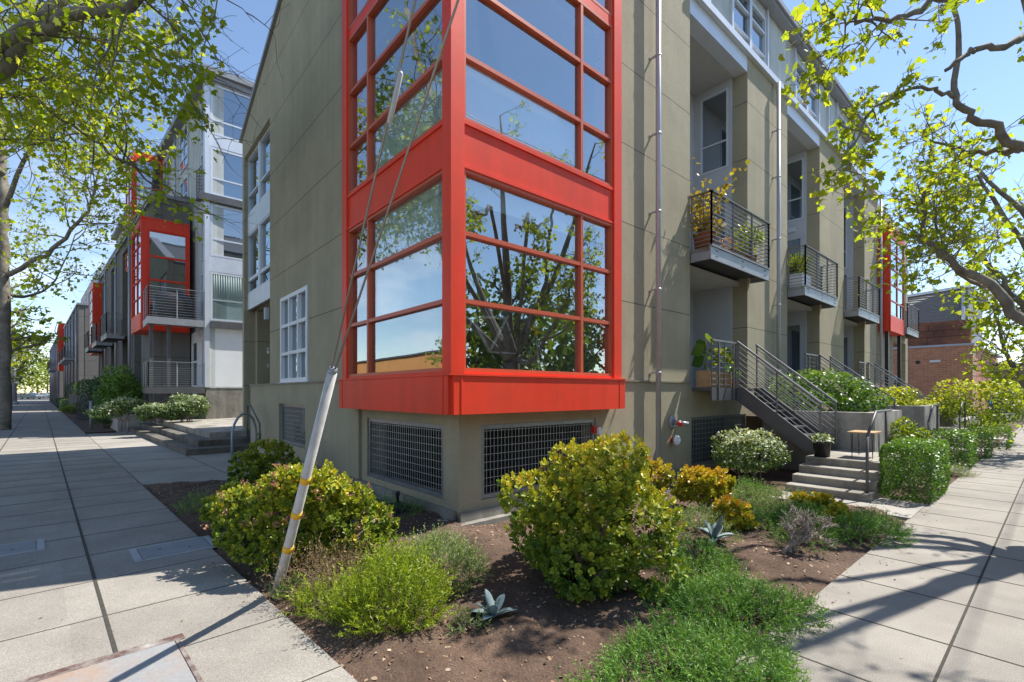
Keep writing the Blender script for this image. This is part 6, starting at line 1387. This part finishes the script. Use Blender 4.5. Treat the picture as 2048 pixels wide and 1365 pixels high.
l5 = t1.limb([at_y(6, 350, y1), at_y(-80, 200, y1-1), at_y(-150, 60, y1-2)], .12, .04, 8, 5, .04)
for pp, st_ in ((l2, 6), (l3, 5), (l4, 4), (l5, 3), (pth, 16)):
    for i in range(st_, len(pp)):
        d = (pp[i]-pp[i-1]).normalized(); s = Vector((rnd.gauss(0, 1), rnd.gauss(0, 1), rnd.gauss(0, .7))).normalized()
        t1.grow(pp[i], (d*.5+s).normalized(), rnd.uniform(1.3, 2.6), .03, 2, .1, .05, .20, 4, .8, .14)
t1.done(.15)
rows_t = [(SL.p(50, 3.6, 0), 'slim plane tree behind the pale utility pole'), (SL.p(66, 3.8, 0), 'plane tree far along the left pavement, before the parked cars'), (SL.p(30, 3.4, 0), 'plane tree whose dark trunk stands beside the lamp post'), (SL.p(86, 3.8, 0), 'farthest plane tree of the left pavement row')]
for i, (p, lab) in enumerate(rows_t): auto_tree(lab, p, (11, 11, 12, 11)[i], 3.4, .25, 3.6, 11, .24, leaf_step=.42, kids=4, dens=2)
# across the left street
for i, (s, n) in enumerate(((-6, 17.5), (4, 17.8), (14, 17.5), (27, 17.6))): auto_tree(['plane tree across the left street, behind the camera', 'plane tree across the left street, opposite the corner', 'plane tree across the left street, opposite the court', 'plane tree across the left street, opposite the row'][i], SL.p(s, n, 0), 10, 3, .22, 3.2, 9, .24, leaf_step=.45, dens=2)
# backdrop wood at the end of the left street
def wood(label, pts, mat, grp):
    for i, (x, y, h, r) in enumerate(pts):
        t = Tree('tree', label[i], (x, y, 0), mat, T_MAPLES, grp, TWIG); t.tr.tube([(x, y, -.1), (x, y, h*.6)], [.3, .15], 8)
        P, d = shell(1500, r, r, h*.5, 200+i, .45, .35, low=-.8); P[:, 2] += h*.55; t.P = [tuple(p+np.array([x, y, 0])) for p in P]; t.done(.55)
wood(['round tree closing the left street, left one', 'round tree closing the left street, second one', 'round tree closing the left street, third one', 'round tree closing the left street, rightmost', 'tall tree behind the others at the end of the left street'], [at_y(20, 785, 150)[:2]+(12, 7), at_y(75, 785, 165)[:2]+(14, 8), at_y(120, 785, 160)[:2]+(13, 8), at_y(165, 785, 170)[:2]+(15, 9), at_y(95, 785, 190)[:2]+(20, 11)], L_YG, 'trees closing the left street')
# right street: big tree with its trunk outside the frame
TR = Tree('plane_tree', 'plane tree whose limbs reach in from the right edge of the picture', (6.5, 5.3, 0), L_PLANE, T_MAPLE, TREES); b = Vector((6.5, 5.3, -.1))
fk = b+Vector((.1, .15, 2.6)); TR.limb([b, b+Vector((.05, .05, 1.3)), fk], .26, .2, 12)
LB = [([fk, b+Vector((0, .05, 5.2)), b+Vector((.15, -.1, 9.2))], .2, .04), ([fk, at_y(2060, 650, 6.08), at_y(1990, 570, 6.40), at_y(1925, 540, 6.64), at_y(1880, 505, 6.80), at_y(1845, 470, 6.96), at_y(1850, 380, 7.12)], .085, .03),
      ([fk+Vector((.1, .3, .4)), at_y(2080, 330, 6.40), at_y(2020, 280, 6.40), at_y(1950, 235, 6.48), at_y(1910, 195, 6.56), at_y(1918, 90, 6.64), at_y(1908, 0, 6.64), at_y(1890, -60, 6.64)], .075, .03),
      ([at_y(1910, 195, 6.56), at_y(1870, 178, 6.48), at_y(1800, 185, 6.40), at_y(1740, 225, 6.32), at_y(1710, 280, 6.24), at_y(1690, 340, 6.16)], .03, .008),
      ([fk+Vector((0, .2, .6)), at_y(2120, 30, 5.92), at_y(2048, 80, 5.84), at_y(1960, 95, 5.76), at_y(1930, 110, 5.76), at_y(1890, 142, 5.76)], .06, .02),
      ([fk+Vector((0, 0, .8)), at_y(2110, -60, 5.12), at_y(1990, -20, 5.04), at_y(1880, 0, 4.96), at_y(1800, 35, 4.88), at_y(1740, 45, 4.80), at_y(1690, 40, 4.80)], .06, .012),
      ([at_y(1990, 570, 6.40), at_y(1930, 560, 6.88), at_y(1880, 480, 7.36), at_y(1870, 400, 7.60)], .04, .012),
      ([at_y(2040, 300, 6.40), at_y(1985, 305, 6.88), at_y(1920, 300, 7.20), at_y(1860, 280, 7.44)], .05, .015),
      ([fk, b+Vector((1.5, -1.0, 5)), b+Vector((2.5, -2.0, 8))], .14, .05), ([fk, b+Vector((.3, -2.0, 4.6)), b+Vector((-.4, -3.6, 6.2))], .10, .03), ([fk, b+Vector((1.2, 1.5, 5.5)), b+Vector((1.5, 2.5, 9))], .15, .05), ([fk, b+Vector((-.4, -1.2, 5.2)), b+Vector((-1.6, -2.6, 7.5))], .09, .03)]
for k, (p, a, c) in enumerate(LB):
    pp = TR.limb(p, a, min(c, .02), 9, 5, .02)
    k -= 1
    if k in (0, 5, 6): a_, st_, q, L = .5, (16 if k == 0 else 6), (2 if k == 0 else 1), (0.6, 1.0)
    elif k == 2: a_, st_, q, L = .5, 10, 1, (0.3, 0.5)
    elif k == 4: a_, st_, q, L = .5, 20, 1, (0.3, 0.6)
    elif k in (1, 3): a_, st_, q, L = .5, 28, 1, (.4, .8)
    elif k == -1: a_, st_, q, L = .5, 7, 1, (0.6, 1.0)
    else: a_, st_, q, L = .5, 5, 1, (0.6, 1.1)
    for i in range(st_, len(pp)):
        for _ in range(q):
            d = (pp[i]-pp[i-1]).normalized(); s = Vector((rnd.gauss(0, 1), rnd.gauss(0, 1), rnd.gauss(0, .8))).normalized()
            TR.grow(pp[i], (d*.5+s).normalized(), rnd.uniform(*L)*0.8, .010, 2, .05, .03, .22, 3, .8, .05)
for px, py, Y, L in ((1900, 250, 9, .9), (1960, 280, 9, 1.0), (2010, 330, 9, 1.1), (1960, 400, 9.2, 1.1), (2030, 430, 9, 1.1), (2050, 230, 9, .9), (1680, 30, 6, .5), (1700, 90, 6.2, .5), (1650, 110, 6.2, .4), (1690, 330, 7.4, .3), (1770, 420, 9, .3)):
    TR.grow(Vector(at_y(px, py, Y*0.8)), Vector((-.5, .1, -.4)).normalized(), L*0.8, .009, 2, .1, 0, .2, 4, .8)
TR.done(.082, .5, 1)
# second right street tree
x2, y2 = 16.0, 13.3
T2 = Tree('plane_tree', 'second plane tree of the right pavement with a slanting limb', (x2, y2, 0), L_PLANE, T_MAPLES, TREES); b = Vector((x2, y2, -.1)); fk = b+Vector((-.1, .1, 2.8)); T2.limb([b, b+Vector((0, 0, 1.4)), fk], .22, .18, 12)
for k, (p, a, c) in enumerate([([fk, at_y(2080, 790, 13), at_y(2030, 740, 13.2), at_y(2008, 690, 13.6), at_y(1990, 600, 14)], .10, .03), ([fk, at_y(2090, 650, 12.5), at_y(2048, 620, 12.6), at_y(2000, 560, 12.8), at_y(1900, 460, 13), at_y(1830, 420, 13.2)], .12, .03), ([fk, b+Vector((.5, .5, 6)), b+Vector((.3, 1, 9))], .14, .05), ([fk, b+Vector((-1.5, .2, 5.5)), b+Vector((-2.6, .6, 8))], .12, .04), ([fk, at_y(2100, 500, 13), at_y(2000, 380, 13.5), at_y(1900, 300, 14)], .12, .03)]):
    pp = T2.limb(p, a, c, 8, 5, .03)
    for i in range(6, len(pp)):
        for _ in range(2 if k in (0, 1) else 1):
            d = (pp[i]-pp[i-1]).normalized(); s = Vector((rnd.gauss(0, 1), rnd.gauss(0, 1), rnd.gauss(0, .8))).normalized(); T2.grow(pp[i], (d*.4+s).normalized(), rnd.uniform(.8, 1.5), .018, 2, .06, .04, .23, 3, .8, .10)
T2.done(.13, .5)
auto_tree('third plane tree of the right pavement, by the far pavement end', SR.p(36, 2.6, 0), 10, 3, .22, 3.2, 9, .2, leaf_step=.42, dens=2)
# trees across the right street, seen in the bay glass
for i, (s, n) in enumerate(((-12, 11), (-4, 11.5), (3, 11), (11, 11.5), (19, 11))): auto_tree(['dark tree across the right street, leftmost reflected in the glass', 'dark tree across the right street, second in the glass', 'thick trunked dark tree across the right street', 'dark tree across the right street, opposite the stoops', 'dark tree across the right street, far one'][i], SR.p(s, n, 0), 9.5, 2.4, .34 if i == 2 else .24, 3.4, 10, .26, L_DARK, leaf_step=.40, dens=3, group='dark trees across the right street')
wood(['dense dark tree behind the row across the right street, first', 'dense dark tree behind the row across the right street, second', 'dense dark tree behind the row across the right street, third', 'dense dark tree behind the row across the right street, fourth', 'dense dark tree behind the row across the right street, fifth'], [SR.p(-14+8*k, 16.5, 0)[:2]+(7.0+0.5*(k % 2), 4.6) for k in range(5)], L_DARK, 'dense trees behind the right street row')
# ------------------------------------------------------------------ litter on the soil
n = 22000; u = nrng.random(n); v = nrng.random(n)
q = np.outer((1-u)*(1-v), A)+np.outer(u*(1-v), B)+np.outer((1-u)*v, C)+np.outer(u*v, D)
z = np.array([ground_z(a, b) for a, b in q[:, :2]])+0.006; q[:, 2] = z
sz = .008+.042*nrng.random(n)**3
k2 = 900; pp_ = np.array([SL.p(nrng.uniform(-7, 2), abs(nrng.normal(0, .9 if i % 5 == 0 else .12)), 0.012) if i % 2 else SR.p(nrng.uniform(-3.5, 8), abs(nrng.normal(0, .8 if i % 5 == 0 else .12)), 0.010) for i in range(k2)])
q = np.vstack([q, pp_]); n += k2; sz = np.concatenate([sz, .008+.022*nrng.random(k2)**2])
tag(np_mesh('leaf_litter', leafpolys(q, rdirs(n)*np.array([1, 1, .15]), rdirs(n)*.35+np.array([0, 0, 1]), sz, T_OVAL, .3), 6, L_LIT, None), kind='stuff')
